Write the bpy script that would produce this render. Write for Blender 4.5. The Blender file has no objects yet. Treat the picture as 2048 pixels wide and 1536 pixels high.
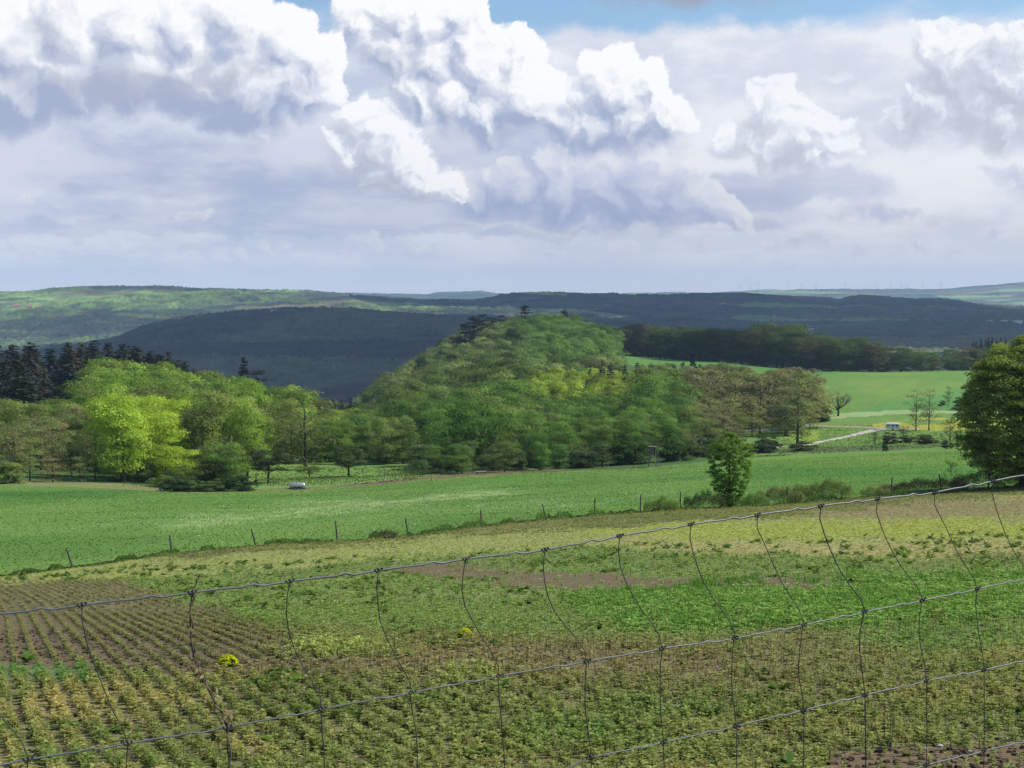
import bpy, bmesh, math, random
import numpy as np
from mathutils import Vector, Matrix

# ------------------------------------------------------------------ camera, sun, sky
SC = bpy.context.scene
COL = SC.collection
F = 3000.0                       # focal length in photo pixels (photo 2048 x 1536)
PITCH = math.atan((768 - 590) / F)
cam_d = bpy.data.cameras.new('camera'); cam = bpy.data.objects.new('camera', cam_d); COL.objects.link(cam)
cam_d.sensor_width = 36.0; cam_d.lens = 36.0 * F / 2048
cam_d.clip_start = 0.1; cam_d.clip_end = 120000.0
cam.rotation_euler = (math.pi / 2 - PITCH, 0, 0)
SC.camera = cam

SUN_EL, SUN_AZ = math.radians(50), math.radians(84)      # azimuth clockwise from the view direction (+Y)
sun_d = bpy.data.lights.new('sun', 'SUN'); sun = bpy.data.objects.new('sun', sun_d); COL.objects.link(sun)
sun_d.energy = 5.0; sun_d.angle = math.radians(0.5); sun_d.color = (1.0, 0.955, 0.88)
SUNV = Vector((math.sin(SUN_AZ) * math.cos(SUN_EL), math.cos(SUN_AZ) * math.cos(SUN_EL), math.sin(SUN_EL)))
sun.rotation_euler = SUNV.to_track_quat('Z', 'Y').to_euler()
sun.location = (40, 0, 60)

SC.view_settings.view_transform = 'Standard'; SC.view_settings.look = 'None'
SC.view_settings.gamma = 1.0; SC.view_settings.use_curve_mapping = False
SC.view_settings.exposure = 0.0
SC.cycles.use_denoising = True
try:
    SC.cycles.denoiser = 'OPENIMAGEDENOISE'
    SC.cycles.denoising_input_passes = 'RGB_ALBEDO_NORMAL'; SC.cycles.denoising_prefilter = 'NONE'
except Exception: pass
SC.cycles.max_bounces = 6; SC.cycles.diffuse_bounces = 3; SC.cycles.glossy_bounces = 2
SC.cycles.transmission_bounces = 4; SC.cycles.volume_bounces = 1; SC.cycles.transparent_max_bounces = 12
SC.cycles.use_adaptive_sampling = True; SC.cycles.adaptive_threshold = 0.008

# ------------------------------------------------------------------ node helper
class G:
    def __init__(s, nt): s.nt = nt; s.n = nt.nodes; s.l = nt.links
    def node(s, t, **k):
        nd = s.n.new(t)
        for a, b in k.items(): setattr(nd, a, b)
        return nd
    def put(s, sock, v):
        if isinstance(v, bpy.types.NodeSocket): s.l.new(v, sock)
        else:
            if isinstance(v, (tuple, list)) and len(v) == 3 and getattr(sock, 'type', '') == 'RGBA': v = (*v, 1)
            sock.default_value = v
    def m(s, op, a, b=0.0, c=None, clamp=False):
        nd = s.node('ShaderNodeMath', operation=op, use_clamp=clamp); s.put(nd.inputs[0], a); s.put(nd.inputs[1], b)
        if c is not None: s.put(nd.inputs[2], c)
        return nd.outputs[0]
    def ss(s, v, lo, hi, a=0.0, b=1.0):
        nd = s.node('ShaderNodeMapRange', interpolation_type='SMOOTHSTEP')
        for i, q in enumerate((v, lo, hi, a, b)): s.put(nd.inputs[i], q)
        return nd.outputs[0]
    def mix(s, f, a, b, blend='MIX'):
        nd = s.node('ShaderNodeMix', data_type='RGBA', blend_type=blend, clamp_factor=True)
        s.put(nd.inputs[0], f); s.put(nd.inputs[6], a); s.put(nd.inputs[7], b)
        return nd.outputs[2]
    def noise(s, vec, scale, detail=3, rough=0.55, lac=2.0):
        nd = s.node('ShaderNodeTexNoise'); s.put(nd.inputs['Vector'], vec)
        nd.inputs['Scale'].default_value = scale; nd.inputs['Detail'].default_value = detail
        nd.inputs['Roughness'].default_value = rough; nd.inputs['Lacunarity'].default_value = lac
        return nd.outputs[0]
    def scale(s, vec, xyz):
        nd = s.node('ShaderNodeVectorMath', operation='MULTIPLY'); s.put(nd.inputs[0], vec); nd.inputs[1].default_value = xyz
        return nd.outputs[0]
    def comb(s, x, y, z):
        nd = s.node('ShaderNodeCombineXYZ')
        for i, q in enumerate((x, y, z)): s.put(nd.inputs[i], q)
        return nd.outputs[0]
    def sep(s, v):
        nd = s.node('ShaderNodeSeparateXYZ'); s.put(nd.inputs[0], v); return nd.outputs

world = bpy.data.worlds.new('World'); SC.world = world; world.use_nodes = True
g = G(world.node_tree); g.n.clear()
sky = g.node('ShaderNodeTexSky', sky_type='NISHITA', sun_disc=False)
sky.sun_elevation = SUN_EL; sky.sun_rotation = SUN_AZ; sky.altitude = 300; sky.air_density = 1.0; sky.dust_density = 1.6; sky.ozone_density = 1.4
dirv = g.node('ShaderNodeTexCoord').outputs['Generated']
dx, dy, dz = g.sep(dirv)
az = g.m('ARCTAN2', dx, dy)
el = g.m('DIVIDE', dz, g.m('MAXIMUM', g.m('SQRT', g.m('ADD', g.m('MULTIPLY', dx, dx), g.m('MULTIPLY', dy, dy))), 0.02))
# sky plane coordinates: azimuth and height above the horizon, one unit = 1.9 degrees
U = g.m('MULTIPLY', az, 30.0); V = g.m('MULTIPLY', el, 30.0)
Pn = g.comb(U, V, 0.0)
def noise2(vec, scale, detail, rough=.55, color=False):
    nd = g.node('ShaderNodeTexNoise', noise_dimensions='2D'); g.put(nd.inputs['Vector'], vec)
    nd.inputs['Scale'].default_value = scale; nd.inputs['Detail'].default_value = detail; nd.inputs['Roughness'].default_value = rough
    return nd.outputs[1 if color else 0]
def vadd(a, b):
    nd = g.node('ShaderNodeVectorMath', operation='ADD'); g.put(nd.inputs[0], a); g.put(nd.inputs[1], b); return nd.outputs[0]
def vmad(a, b, c):
    nd = g.node('ShaderNodeVectorMath', operation='MULTIPLY_ADD'); g.put(nd.inputs[0], a); g.put(nd.inputs[1], b); g.put(nd.inputs[2], c); return nd.outputs[0]
def cc(x, y):                      # where a cloud part stands on the sky plane
    return (30 * math.atan((x - 1024) / F), (590 - y) / 100.0 * math.cos(math.atan((x - 1024) / F)))
warp = noise2(Pn, .75, 6, .60, True)
W = vmad(warp, (1.0, .84, 0), vadd(Pn, (-.50, -.42, 0)))
Wsoft = vmad(warp, (3.2, .9, 0), vadd(Pn, (-1.6, -.45, 0)))
LDIR = (.62, .78)
EPS = .17
def billow(vec):
    t = None
    for sc, am in ((1.05, .50), (2.3, .27), (5.1, .14)):
        n = g.m('MULTIPLY', g.m('ABSOLUTE', g.m('SUBTRACT', noise2(vec, sc, 1.2, .5), .5)), -2.0 * am * 2.2)
        t = n if t is None else g.m('ADD', t, n)
    return t
W2 = vadd(W, (LDIR[0] * EPS, LDIR[1] * EPS, 0))
b0, b1 = billow(W), billow(W2)
W3 = vadd(W, (LDIR[0] * .45, LDIR[1] * .45, 0))
def blobs(vec, bl, grow=1.0, ysc=1.0):
    t = None
    for x, y, r in bl:
        nd = g.node('ShaderNodeVectorMath', operation='DISTANCE'); g.put(nd.inputs[0], vec); nd.inputs[1].default_value = (cc(x, y)[0], cc(x, y)[1] * ysc, 0)
        v = g.m('MULTIPLY_ADD', nd.outputs['Value'], -1.667, r * grow / 60.0)
        t = v if t is None else g.m('SMOOTH_MAX', t, v, .12)
    return t
def cumulus(bl, base, wb=.55, k=2.1, shade0=.50, grow=1.0, second=True, ysc=1.0):
    """returns cover, light of a heap of cloud parts; base = photo row where the foot fades"""
    f0 = blobs(g.scale(W, (1, ysc, 1)) if ysc != 1 else W, bl, grow, ysc); db = g.m('SUBTRACT', b0, b1)
    s = g.m('MULTIPLY_ADD', db, wb * k, shade0)
    if second:
        gf = g.m('SUBTRACT', f0, blobs(W3, bl, grow)); s = g.m('MULTIPLY_ADD', gf, .50, s)
        lit = g.ss(gf, -.22, .30); s = g.m('ADD', s, g.m('MULTIPLY', lit, g.ss(f0, .0, 1.1, .34, -.06))); s = g.m('ADD', s, g.m('MULTIPLY_ADD', lit, .16, -.12))
    else: s = g.m('ADD', s, g.ss(f0, .0, 1.1, .30, -.16))
    if base is not None:
        lowv = g.ss(V, (590 - base) / 100.0 - .1, (590 - base) / 100.0 + 1.5, -.36, .10); s = g.m('ADD', s, lowv)
    width = g.ss(s, .15, .90, .62, .16)
    hh = g.m('MULTIPLY_ADD', b0, wb * .55, g.m('ADD', f0, .10 + wb * .30))
    cov = g.ss(g.m('DIVIDE', hh, width), 0.0, 1.0)
    return cov, g.m('MINIMUM', g.m('MAXIMUM', s, 0.0), 1.0)
def ramp_col(s, pale=0.0):
    lo = tuple(lv + (.62 - lv) * pale for lv in (.37, .435, .615)); mid = (.65, .69, .80); hi = (1.03, 1.03, 1.04)
    return g.mix(g.ss(s, .34, 1.06), g.mix(g.ss(s, -.1, .55), lo, mid), hi)
def gaus(x, y, rx, ry, vec=None):
    c = cc(x, y); nd = vadd(vec if vec is not None else Wsoft, (-c[0], -c[1], 0))
    nd2 = g.scale(nd, (100.0 / rx, 100.0 / ry, 0)); ln = g.node('ShaderNodeVectorMath', operation='LENGTH'); g.put(ln.inputs[0], nd2)
    return g.ss(ln.outputs['Value'], 1.25, .35)
def gmax(lst):
    t = lst[0]
    for q in lst[1:]: t = g.m('MAXIMUM', t, q)
    return t
fin = g.mix(1.0, sky.outputs[0], (0.122, 0.140, 0.150), 'MULTIPLY')
# thin high veil, streaks seen edge on, closing towards the horizon
VV = g.m('POWER', g.m('MAXIMUM', V, 0.0), .62)
st = noise2(g.comb(g.m('MULTIPLY', U, .34), g.m('MULTIPLY', VV, 2.6), 0), 1.0, 6, .62)
n2 = noise2(g.comb(g.m('MULTIPLY', U, .30), g.m('MULTIPLY', V, .62), 0), 1.0, 6, .60)
low = g.ss(V, 3.6, 6.0, 1.0, 0.0)
cov = g.m('ADD', g.m('MULTIPLY', low, 1.10), g.m('MULTIPLY', g.m('SUBTRACT', n2, .5), 1.3))
cov = g.m('MULTIPLY', g.ss(cov, .12, .70), .96)
leftness = g.ss(U, -3.0, 6.0)
vhi = g.mix(leftness, (.79, .81, .89), (.88, .89, .94)); vlo = g.mix(leftness, (.56, .62, .77), (.74, .77, .86))
vcol = g.mix(g.ss(st, .36, .64), vlo, vhi)
fin = g.mix(cov, fin, vcol)
# broad white sheet on the right
sheet = gmax([gaus(1180, 190, 330, 135), gaus(1480, 170, 420, 125), gaus(1800, 140, 300, 85), gaus(1980, 330, 360, 190), gaus(1600, 330, 420, 130), gaus(1020, 130, 160, 70), gaus(2300, 250, 300, 240)])
hole = gmax([gaus(1770, 178, 110, 30), gaus(1640, 160, 70, 14)])
sheet = g.m('MULTIPLY', sheet, g.m('SUBTRACT', 1.0, g.m('MULTIPLY', hole, .85)))
fin = g.mix(g.ss(sheet, .12, .55, 0, .97), fin, g.mix(g.ss(n2, .36, .64), (.70, .73, .84), (.90, .91, .95)))
# blue-grey undersides, long and flat
und = gmax([gaus(330, 335, 560, 70), gaus(700, 385, 420, 44), gaus(120, 300, 330, 60), gaus(1080, 428, 480, 30), gaus(1350, 445, 300, 22), gaus(200, 455, 700, 16), gaus(880, 465, 420, 12), gaus(620, 430, 500, 36), gaus(1500, 380, 330, 44), gaus(1000, 300, 240, 60)])
und = g.ss(g.m('ADD', und, g.m('MULTIPLY', g.m('SUBTRACT', st, .5), .8)), .12, .85)
fin = g.mix(g.m('MULTIPLY', und, .66), fin, g.mix(g.ss(st, .30, .70), (.40, .465, .655), (.60, .64, .775)))

fin = g.mix(g.m('MULTIPLY', gmax([gaus(10, 300, 130, 170), gaus(380, 236, 260, 34), gaus(110, 180, 200, 70), gaus(610, 300, 90, 60)]), .80), fin, (.72, .75, .85))
# far small heaps over the horizon
bl = [(60,512,26),(130,505,22),(20,500,24),(250,490,20),(330,500,24),(470,500,26),(560,492,22),(230,545,22),(190,540,20),(740,480,18),(820,508,18),(870,500,16),(900,512,12),(1040,515,14),(690,505,16),(1180,518,18),(300,520,22),(420,515,24),(640,525,20),(500,540,24),(360,545,20),(700,545,18),(160,480,22),(90,545,20),(930,545,18),(1100,500,22),(1250,500,24),(1400,500,20),(1480,520,22),(1720,500,30),(1820,490,26),(1900,510,26),(1980,480,24),(1740,432,40),(1800,425,34),(1680,438,28),(1860,438,26),(2030,352,44),(1985,345,26),(2080,380,50),(1330,480,18),(1600,480,30),(1640,492,22),(1540,490,26),(1560,520,22),(390,430,20),(350,440,16),(120,420,18),(70,410,16),(1760,435,22),(1700,440,20),(1800,440,18),(960,480,14)]
cv, s = cumulus(bl, None, wb=.34, k=1.5, shade0=.44, grow=1.25, second=False, ysc=2.3)
fin = g.mix(g.m('MULTIPLY', cv, .62), fin, g.mix(g.ss(s, .3, .95), (.48, .53, .72), (.84, .83, .87)))
# low greyish heaps in the middle, lit only along their rims
bl = [(1290,370,62),(1200,375,66),(1370,395,52),(1430,418,40),(1110,390,60),(1300,335,40),(1380,355,32),(1470,440,24),(1240,410,60),(1020,380,50),(1330,425,50),(950,400,40),(1100,340,40)]
cv, s = cumulus(bl, None, wb=.34, k=.9, shade0=.24, grow=1.22)
fin = g.mix(g.m('MULTIPLY', cv, .72), fin, g.mix(g.ss(s, .42, 1.0), g.mix(g.ss(s, .0, .5), (.36, .42, .64), (.55, .60, .77)), (.93, .92, .94)))
# middle distance heaps
bl = [(770,300,52),(735,255,34),(800,330,52),(850,360,42),(890,372,28),(700,300,44),(800,285,30),(715,235,22),(760,350,36),
      (1535,225,44),(1550,192,26),(1500,268,40),(1600,270,50),(1650,262,36),(1560,300,46),(1450,285,30),(1690,285,34),(1620,310,44),
      (1860,100,42),(1845,72,22),(1905,140,60),(2000,160,80),(2045,95,40),(1940,215,60),(2080,200,70),(1860,205,54),(1990,240,60),(1800,240,40)]
cv, s = cumulus(bl, None, wb=.50, k=1.6, shade0=.42, grow=1.24)
fin = g.mix(g.m('MULTIPLY', cv, g.ss(U, 3.2, 4.6, .97, .80)), fin, ramp_col(s, .50))
# centre towers
bl = [(740,60,56),(800,30,50),(860,50,60),(930,30,52),(950,90,56),(880,130,66),(800,110,60),(990,150,62),(1040,110,38),(1060,200,62),(980,230,60),(905,210,60),(830,190,56),(1120,250,50),(1160,200,44),(1200,160,46),(1240,190,62),(1300,170,40),(1320,230,44),(1250,250,56),(1190,260,50),(1350,240,24),(1240,130,26),(700,20,26)]
cv, s = cumulus(bl, 330, wb=.50, k=1.35, shade0=.50, grow=1.20)
fin = g.mix(cv, fin, ramp_col(s))
# the big heap on the left
bl = [(60,110,80),(-40,90,110),(160,60,80),(270,70,80),(370,60,70),(350,22,34),(480,50,64),(470,25,40),(570,90,60),(600,50,30),(640,120,50),(600,180,60),(500,180,80),(390,160,80),(270,150,80),(140,150,80),(20,180,80),(660,180,36),(540,250,36),(440,245,30),(-150,150,120),(250,10,40),(160,0,36)]
cv, s = cumulus(bl, 262, wb=.46, k=1.0, shade0=.52, grow=1.22)
fin = g.mix(cv, fin, ramp_col(s))
fin = g.mix(g.m('MULTIPLY', gmax([gaus(270, 178, 200, 42), gaus(430, 150, 90, 34)]), .72), fin, (.44, .475, .60))
fin = g.mix(g.m('MULTIPLY', gmax([gaus(110, 90, 70, 40), gaus(830, 120, 60, 40)]), .35), fin, (.50, .53, .64))
# a loose grey scrap overhead
fin = g.mix(g.m('MULTIPLY', gaus(1400, -22, 210, 48), .8), fin, (.36, .36, .42))
# everything pales into the air over the horizon
fin = g.mix(g.ss(V, .0, 1.5, .85, .0), fin, (.90, .91, .95))
bg = g.node('ShaderNodeBackground'); g.l.new(fin, bg.inputs[0]); bg.inputs[1].default_value = 1.0
g.l.new(bg.outputs[0], g.node('ShaderNodeOutputWorld').inputs[0])
world.cycles.sampling_method = 'MANUAL'; world.cycles.sample_map_resolution = 512

# ------------------------------------------------------------------ pixel <-> world
CP, SP = math.cos(PITCH), math.sin(PITCH)
def ray(x, y):
    """direction (a, 1, s) through photo pixel x, y"""
    v = (768 - y) / F; den = CP + v * SP
    return (x - 1024) / F / den, (-SP + v * CP) / den
def row_s(y): return ray(1024, y)[1]
def P(x, y, Y):
    a, s = ray(x, y); return (a * Y, Y, s * Y)
def project(X, Y, Z):
    fwd = Y * CP - Z * SP; up = Y * SP + Z * CP
    return 1024 + F * X / fwd, 768 - F * up / fwd

# ------------------------------------------------------------------ numpy noise
def _h(ix, iy, iz, seed):
    n = (ix.astype(np.int64) * 374761393 + iy.astype(np.int64) * 668265263 + iz.astype(np.int64) * 2147483647 + seed * 1274126177) & 0xffffffff
    n = ((n ^ (n >> 13)) * 1274126177) & 0xffffffff
    n = ((n ^ (n >> 15)) * 2246822519) & 0xffffffff
    return ((n ^ (n >> 16)) & 0xffffff) / float(0xffffff)
def vnoise(x, y, z=None, seed=0):
    x = np.asarray(x, float); y = np.asarray(y, float)
    ix = np.floor(x); iy = np.floor(y); fx = x - ix; fy = y - iy
    fx = fx * fx * fx * (fx * (fx * 6 - 15) + 10); fy = fy * fy * fy * (fy * (fy * 6 - 15) + 10)
    if z is None:
        z0 = np.zeros_like(ix)
        a = _h(ix, iy, z0, seed); b = _h(ix + 1, iy, z0, seed); c = _h(ix, iy + 1, z0, seed); d = _h(ix + 1, iy + 1, z0, seed)
        return (a + (b - a) * fx) * (1 - fy) + (c + (d - c) * fx) * fy
    z = np.asarray(z, float); iz = np.floor(z); fz = z - iz; fz = fz * fz * fz * (fz * (fz * 6 - 15) + 10)
    r = []
    for k in (0, 1):
        a = _h(ix, iy, iz + k, seed); b = _h(ix + 1, iy, iz + k, seed); c = _h(ix, iy + 1, iz + k, seed); d = _h(ix + 1, iy + 1, iz + k, seed)
        r.append((a + (b - a) * fx) * (1 - fy) + (c + (d - c) * fx) * fy)
    return r[0] + (r[1] - r[0]) * fz
def fbm(x, y, z=None, o=4, seed=0, gain=0.5):
    t = 0; a = 1; n = 0
    for i in range(o):
        t = t + a * vnoise(x * 2 ** i, y * 2 ** i, None if z is None else z * 2 ** i, seed + i * 17); n += a; a *= gain
    return t / n
def sstep(v, lo, hi):
    t = np.clip((v - lo) / (hi - lo), 0, 1); return t * t * (3 - 2 * t)
def lerp(a, b, t): return a + (b - a) * t

def pchip(x, y, q):
    """monotone cubic through (x, y); y may be (n, m)"""
    x = np.asarray(x, float); y = np.asarray(y, float)
    h = np.diff(x); d = np.diff(y, axis=0) / (h if y.ndim == 1 else h[:, None])
    m = np.zeros_like(y); m[0] = d[0]; m[-1] = d[-1]
    if len(x) > 2:
        s = d[:-1] * d[1:]; den = d[:-1] + d[1:]
        m[1:-1] = np.where(s > 0, 2 * s / np.where(np.abs(den) < 1e-12, 1, den), 0)
    q = np.clip(q, x[0], x[-1]); i = np.clip(np.searchsorted(x, q, side='right') - 1, 0, len(x) - 2)
    H = h[i]; t = (q - x[i]) / H
    if y.ndim == 2: H = H[:, None]; t = t[:, None]
    return (2*t**3 - 3*t**2 + 1) * y[i] + (t**3 - 2*t**2 + t) * H * m[i] + (-2*t**3 + 3*t**2) * y[i+1] + (t**3 - t**2) * H * m[i+1]

# ------------------------------------------------------------------ mesh + tagging helpers
def mesh_np(name, V, Fq, mat=None, parent=None, attrs=None, smooth=False, tris=False, loc=None):
    me = bpy.data.meshes.new(name); V = np.asarray(V, np.float32); Fq = np.asarray(Fq, np.int32); k = Fq.shape[1]
    me.vertices.add(len(V)); me.vertices.foreach_set('co', V.ravel())
    me.loops.add(Fq.size); me.loops.foreach_set('vertex_index', Fq.ravel())
    me.polygons.add(len(Fq)); me.polygons.foreach_set('loop_start', np.arange(0, Fq.size, k, dtype=np.int32))
    if smooth: me.polygons.foreach_set('use_smooth', np.ones(len(Fq), bool))
    for an, av in (attrs or {}).items():
        av = np.asarray(av, np.float32)
        if av.ndim == 1:
            at = me.attributes.new(an, 'FLOAT', 'POINT'); at.data.foreach_set('value', av)
        else:
            if av.shape[1] == 3: av = np.hstack([av, np.ones((len(av), 1), np.float32)])
            at = me.attributes.new(an, 'FLOAT_COLOR', 'POINT'); at.data.foreach_set('color', av.ravel())
    me.update(calc_edges=True)
    if mat: me.materials.append(mat)
    o = bpy.data.objects.new(name, me); COL.objects.link(o)
    if parent: o.parent = parent
    if loc is not None: o.location = loc
    return o
def tag(o, label=None, cat=None, group=None, kind=None):
    if label: o['label'] = label
    if cat: o['category'] = cat
    if group: o['group'] = group
    if kind: o['kind'] = kind
    return o
def empty(name, loc, rz=0.0):
    o = bpy.data.objects.new(name, None); COL.objects.link(o); o.location = loc; o.rotation_euler = (0, 0, rz); o.empty_display_size = 0.2; return o
def copy_tree(o, parent=None):
    c = o.copy(); COL.objects.link(c); c.parent = parent
    for ch in list(o.children): copy_tree(ch, c)
    return c

class MB:
    """small mesh builder: boxes, tubes, lathes"""
    def __init__(s): s.v = []; s.f = []
    def add(s, vs, fs):
        o = len(s.v); s.v += [tuple(v) for v in vs]; s.f += [tuple(i + o for i in f) for f in fs]
    def box(s, c, d, M=None):
        vs = [Vector(((i & 1) - .5, ((i >> 1) & 1) - .5, (i >> 2) - .5)) * 1 for i in range(8)]
        vs = [Vector((v.x * d[0], v.y * d[1], v.z * d[2])) for v in vs]
        if M is not None: vs = [M @ v for v in vs]
        s.add([v + Vector(c) for v in vs], [(0,2,3,1),(4,5,7,6),(0,1,5,4),(2,6,7,3),(0,4,6,2),(1,3,7,5)])
    def tube(s, pts, r, n=6, cap=True):
        pts = [Vector(p) for p in pts]; rs = r if isinstance(r, (list, tuple)) else [r] * len(pts); rings = []
        up = Vector((0, 0, 1)); t0 = (pts[1] - pts[0]).normalized()
        if abs(t0.dot(up)) > .95: up = Vector((1, 0, 0))
        nrm = t0.cross(up).normalized(); o = len(s.v)
        for i, p in enumerate(pts):
            t = (pts[min(i + 1, len(pts) - 1)] - pts[max(i - 1, 0)]).normalized()
            nrm = (nrm - t * nrm.dot(t)).normalized(); b = t.cross(nrm)
            for k in range(n):
                a = 2 * math.pi * k / n; s.v.append(tuple(p + (nrm * math.cos(a) + b * math.sin(a)) * rs[i]))
        for i in range(len(pts) - 1):
            for k in range(n):
                s.f.append((o + i*n + k, o + i*n + (k+1) % n, o + (i+1)*n + (k+1) % n, o + (i+1)*n + k))
        if cap:
            s.f.append(tuple(o + k for k in range(n))[::-1]); s.f.append(tuple(o + (len(pts)-1)*n + k for k in range(n)))
    def build(s, name, mat, parent=None, smooth=False, loc=None):
        me = bpy.data.meshes.new(name); me.from_pydata(s.v, [], s.f); me.update()
        if smooth: me.polygons.foreach_set('use_smooth', [True] * len(me.polygons))
        if mat: me.materials.append(mat)
        o = bpy.data.objects.new(name, me); COL.objects.link(o)
        if parent: o.parent = parent
        if loc is not None: o.location = loc
        return o

def mat(name, col=(.5, .5, .5), rough=.7, noise=0.0, nscale=5.0, bump=0.0, metal=0.0, spec=0.3):
    m = bpy.data.materials.new(name); m.use_nodes = True; q = G(m.node_tree); b = q.n['Principled BSDF']
    b.inputs['Roughness'].default_value = rough; b.inputs['Metallic'].default_value = metal
    b.inputs['Specular IOR Level'].default_value = spec
    tc = q.node('ShaderNodeTexCoord').outputs['Object']
    if noise:
        n = q.noise(tc, nscale, 5, .6)
        c = q.mix(q.ss(n, .3, .7), tuple(x * (1 - noise) for x in col), tuple(min(1, x * (1 + noise)) for x in col))
        q.l.new(c, b.inputs['Base Color'])
    else: b.inputs['Base Color'].default_value = (*col, 1)
    if bump:
        bp = q.node('ShaderNodeBump'); bp.inputs['Strength'].default_value = bump; q.l.new(q.noise(tc, nscale * 2, 4), bp.inputs['Height']); q.l.new(bp.outputs[0], b.inputs['Normal'])
    return m
# ------------------------------------------------------------------ terrain heights: at each distance D, the photo row of the ground
LEV = {
 14: [(0,1536),(2048,1536)],
 22: [(0,1330),(1024,1325),(2048,1318)],
 40: [(0,1222),(400,1217),(1024,1197),(1500,1180),(2048,1165)],
 60: [(0,1172),(400,1160),(1024,1140),(1500,1115),(2048,1098)],
 80: [(0,1143),(400,1118),(1024,1092),(1500,1070),(2048,1052)],
 105: [(0,1085),(400,1078),(700,1076),(1024,1053),(1500,1032),(2048,1012)],
 135: [(0,1040),(400,1040),(1024,1020),(1362,1006),(1460,1003),(1700,990),(2048,975)],
 180: [(0,1000),(400,1003),(1024,985),(1500,962),(2048,940)],
 230: [(0,968),(400,976),(600,975),(800,965),(1024,953),(1312,945),(1600,928),(2048,908)],
 290: [(0,912),(400,935),(600,942),(800,938),(1000,932),(1312,922),(1500,912),(1700,904),(1920,892),(2048,886)],
 400: [(0,852),(200,845),(400,862),(650,895),(800,900),(900,890),(1080,872),(1250,865),(1450,868),(1700,864),(1900,860),(2048,855)],
 500: [(0,822),(200,812),(400,835),(650,880),(800,870),(900,858),(1080,830),(1250,828),(1450,830),(1700,822),(1900,815),(2048,812)],
 600: [(0,812),(200,805),(400,830),(650,888),(720,862),(800,832),(900,812),(1080,792),(1250,795),(1450,800),(1700,790),(1900,785),(2048,780)],
 750: [(0,815),(200,815),(400,850),(650,905),(720,850),(800,798),(900,768),(1080,735),(1250,752),(1450,760),(1650,757),(1900,752),(2048,752)],
 900: [(0,830),(200,835),(400,870),(650,905),(720,850),(800,785),(900,732),(1080,690),(1200,704),(1250,722),(1450,730),(1650,741),(1800,743),(1900,741),(2048,740)],
 1050: [(0,850),(400,880),(650,905),(800,790),(900,714),(980,686),(1080,668),(1200,688),(1250,708),(1450,730),(1650,752),(1900,755),(2048,756)],
 1300: [(0,870),(400,880),(700,880),(900,765),(1080,715),(1250,745),(1450,765),(2048,785)],
 2200: [(0,760),(300,800),(600,820),(800,800),(1100,760),(1500,740),(2048,730)],
 3000: [(0,735),(200,722),(300,700),(450,690),(640,690),(800,690),(1200,690),(1500,690),(1750,695),(2048,690)],
 3600: [(0,712),(200,694),(300,660),(400,641),(500,633),(640,631),(760,635),(870,641),(1000,648),(1200,655),(1500,670),(1750,678),(2048,668)],
 3900: [(0,715),(200,702),(300,672),(500,646),(640,644),(870,645),(1100,652),(1500,665),(2048,658)],
 4400: [(0,672),(100,668),(300,656),(500,642),(700,632),(870,634),(1000,640),(1300,648),(1600,652),(2048,646)],
 5600: [(0,587),(100,584),(300,581),(450,582),(600,590),(720,596),(800,601),(870,606),(940,606),(1010,596),(1100,592),(1300,596),(1480,592),(1640,599),(1660,601),(1676,606),(1690,602),(1720,599),(1800,601),(1900,609),(1960,617),(2048,622)],
 6300: [(0,600),(300,595),(600,600),(870,612),(1100,604),(1480,604),(1800,612),(2048,630)],
 9000: [(0,604),(2048,610)],
 12500: [(0,594),(600,590),(700,588),(850,592),(880,586),(960,585),(1010,590),(1100,592),(1200,590),(1440,585),(1560,581),(1700,581),(1880,580),(1950,575),(2010,569),(2048,568)],
 14500: [(0,598),(1024,596),(2048,580)],
 16000: [(0,600),(1024,597),(2048,584)],
}
AG = np.linspace(-0.42, 0.42, 900)
_D = [0.0, 4.0] + sorted(LEV)
_Z = np.zeros((len(_D), len(AG))); _Z[0] = -1.62; _Z[1] = -1.95
for i, d in enumerate(_D[2:], 2):
    xs = [p[0] for p in LEV[d]]; ys = [p[1] for p in LEV[d]]
    x = 1024 + AG * F
    r = pchip(xs, ys, x)
    _Z[i] = np.array([row_s(v) for v in r]) * d
LD = np.log(np.linspace(0, 1, 1) + 0)[:0]
DG = np.concatenate([np.linspace(0, 4, 12)[:-1], np.exp(np.linspace(math.log(4), math.log(16000), 1600))])
ZG = pchip(np.array(_D), _Z, DG)                      # (len DG, len AG)
THC = math.atan(0.42)
def height(X, Y):
    X = np.asarray(X, float); Y = np.asarray(Y, float)
    th = np.clip(np.arctan2(X, Y), -THC, THC); D = np.hypot(X, Y) * np.cos(th); a = np.tan(th)
    ia = np.clip((a + 0.42) / 0.84 * (len(AG) - 1), 0, len(AG) - 1.001); i0 = ia.astype(int); fa = ia - i0
    j = np.clip(np.searchsorted(DG, D, side='right') - 1, 0, len(DG) - 2); fd = np.clip((D - DG[j]) / (DG[j+1] - DG[j]), 0, 1)
    z = (ZG[j, i0] * (1 - fa) + ZG[j, i0+1] * fa) * (1 - fd) + (ZG[j+1, i0] * (1 - fa) + ZG[j+1, i0+1] * fa) * fd
    amp = np.clip(D * 0.0012, 0, 0.22) * sstep(D, 8, 40)
    z = z + amp * (fbm(X * 0.09, Y * 0.09, o=3, seed=5) - 0.5) * 2
    amp2 = sstep(D, 350, 900) * 1.6 + sstep(D, 2000, 4000) * 22
    z = z + amp2 * (fbm(X / 260, Y / 260, o=4, seed=9) - 0.5) * 1.2
    return z
def h1(X, Y): return float(height(np.array([X]), np.array([Y]))[0])
def at(x, D, dz=0.0):
    """ground point in the direction of photo column x at distance D"""
    X = (x - 1024) / F * D * 1.0; return Vector((X, D, h1(X, D) + dz))
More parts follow.
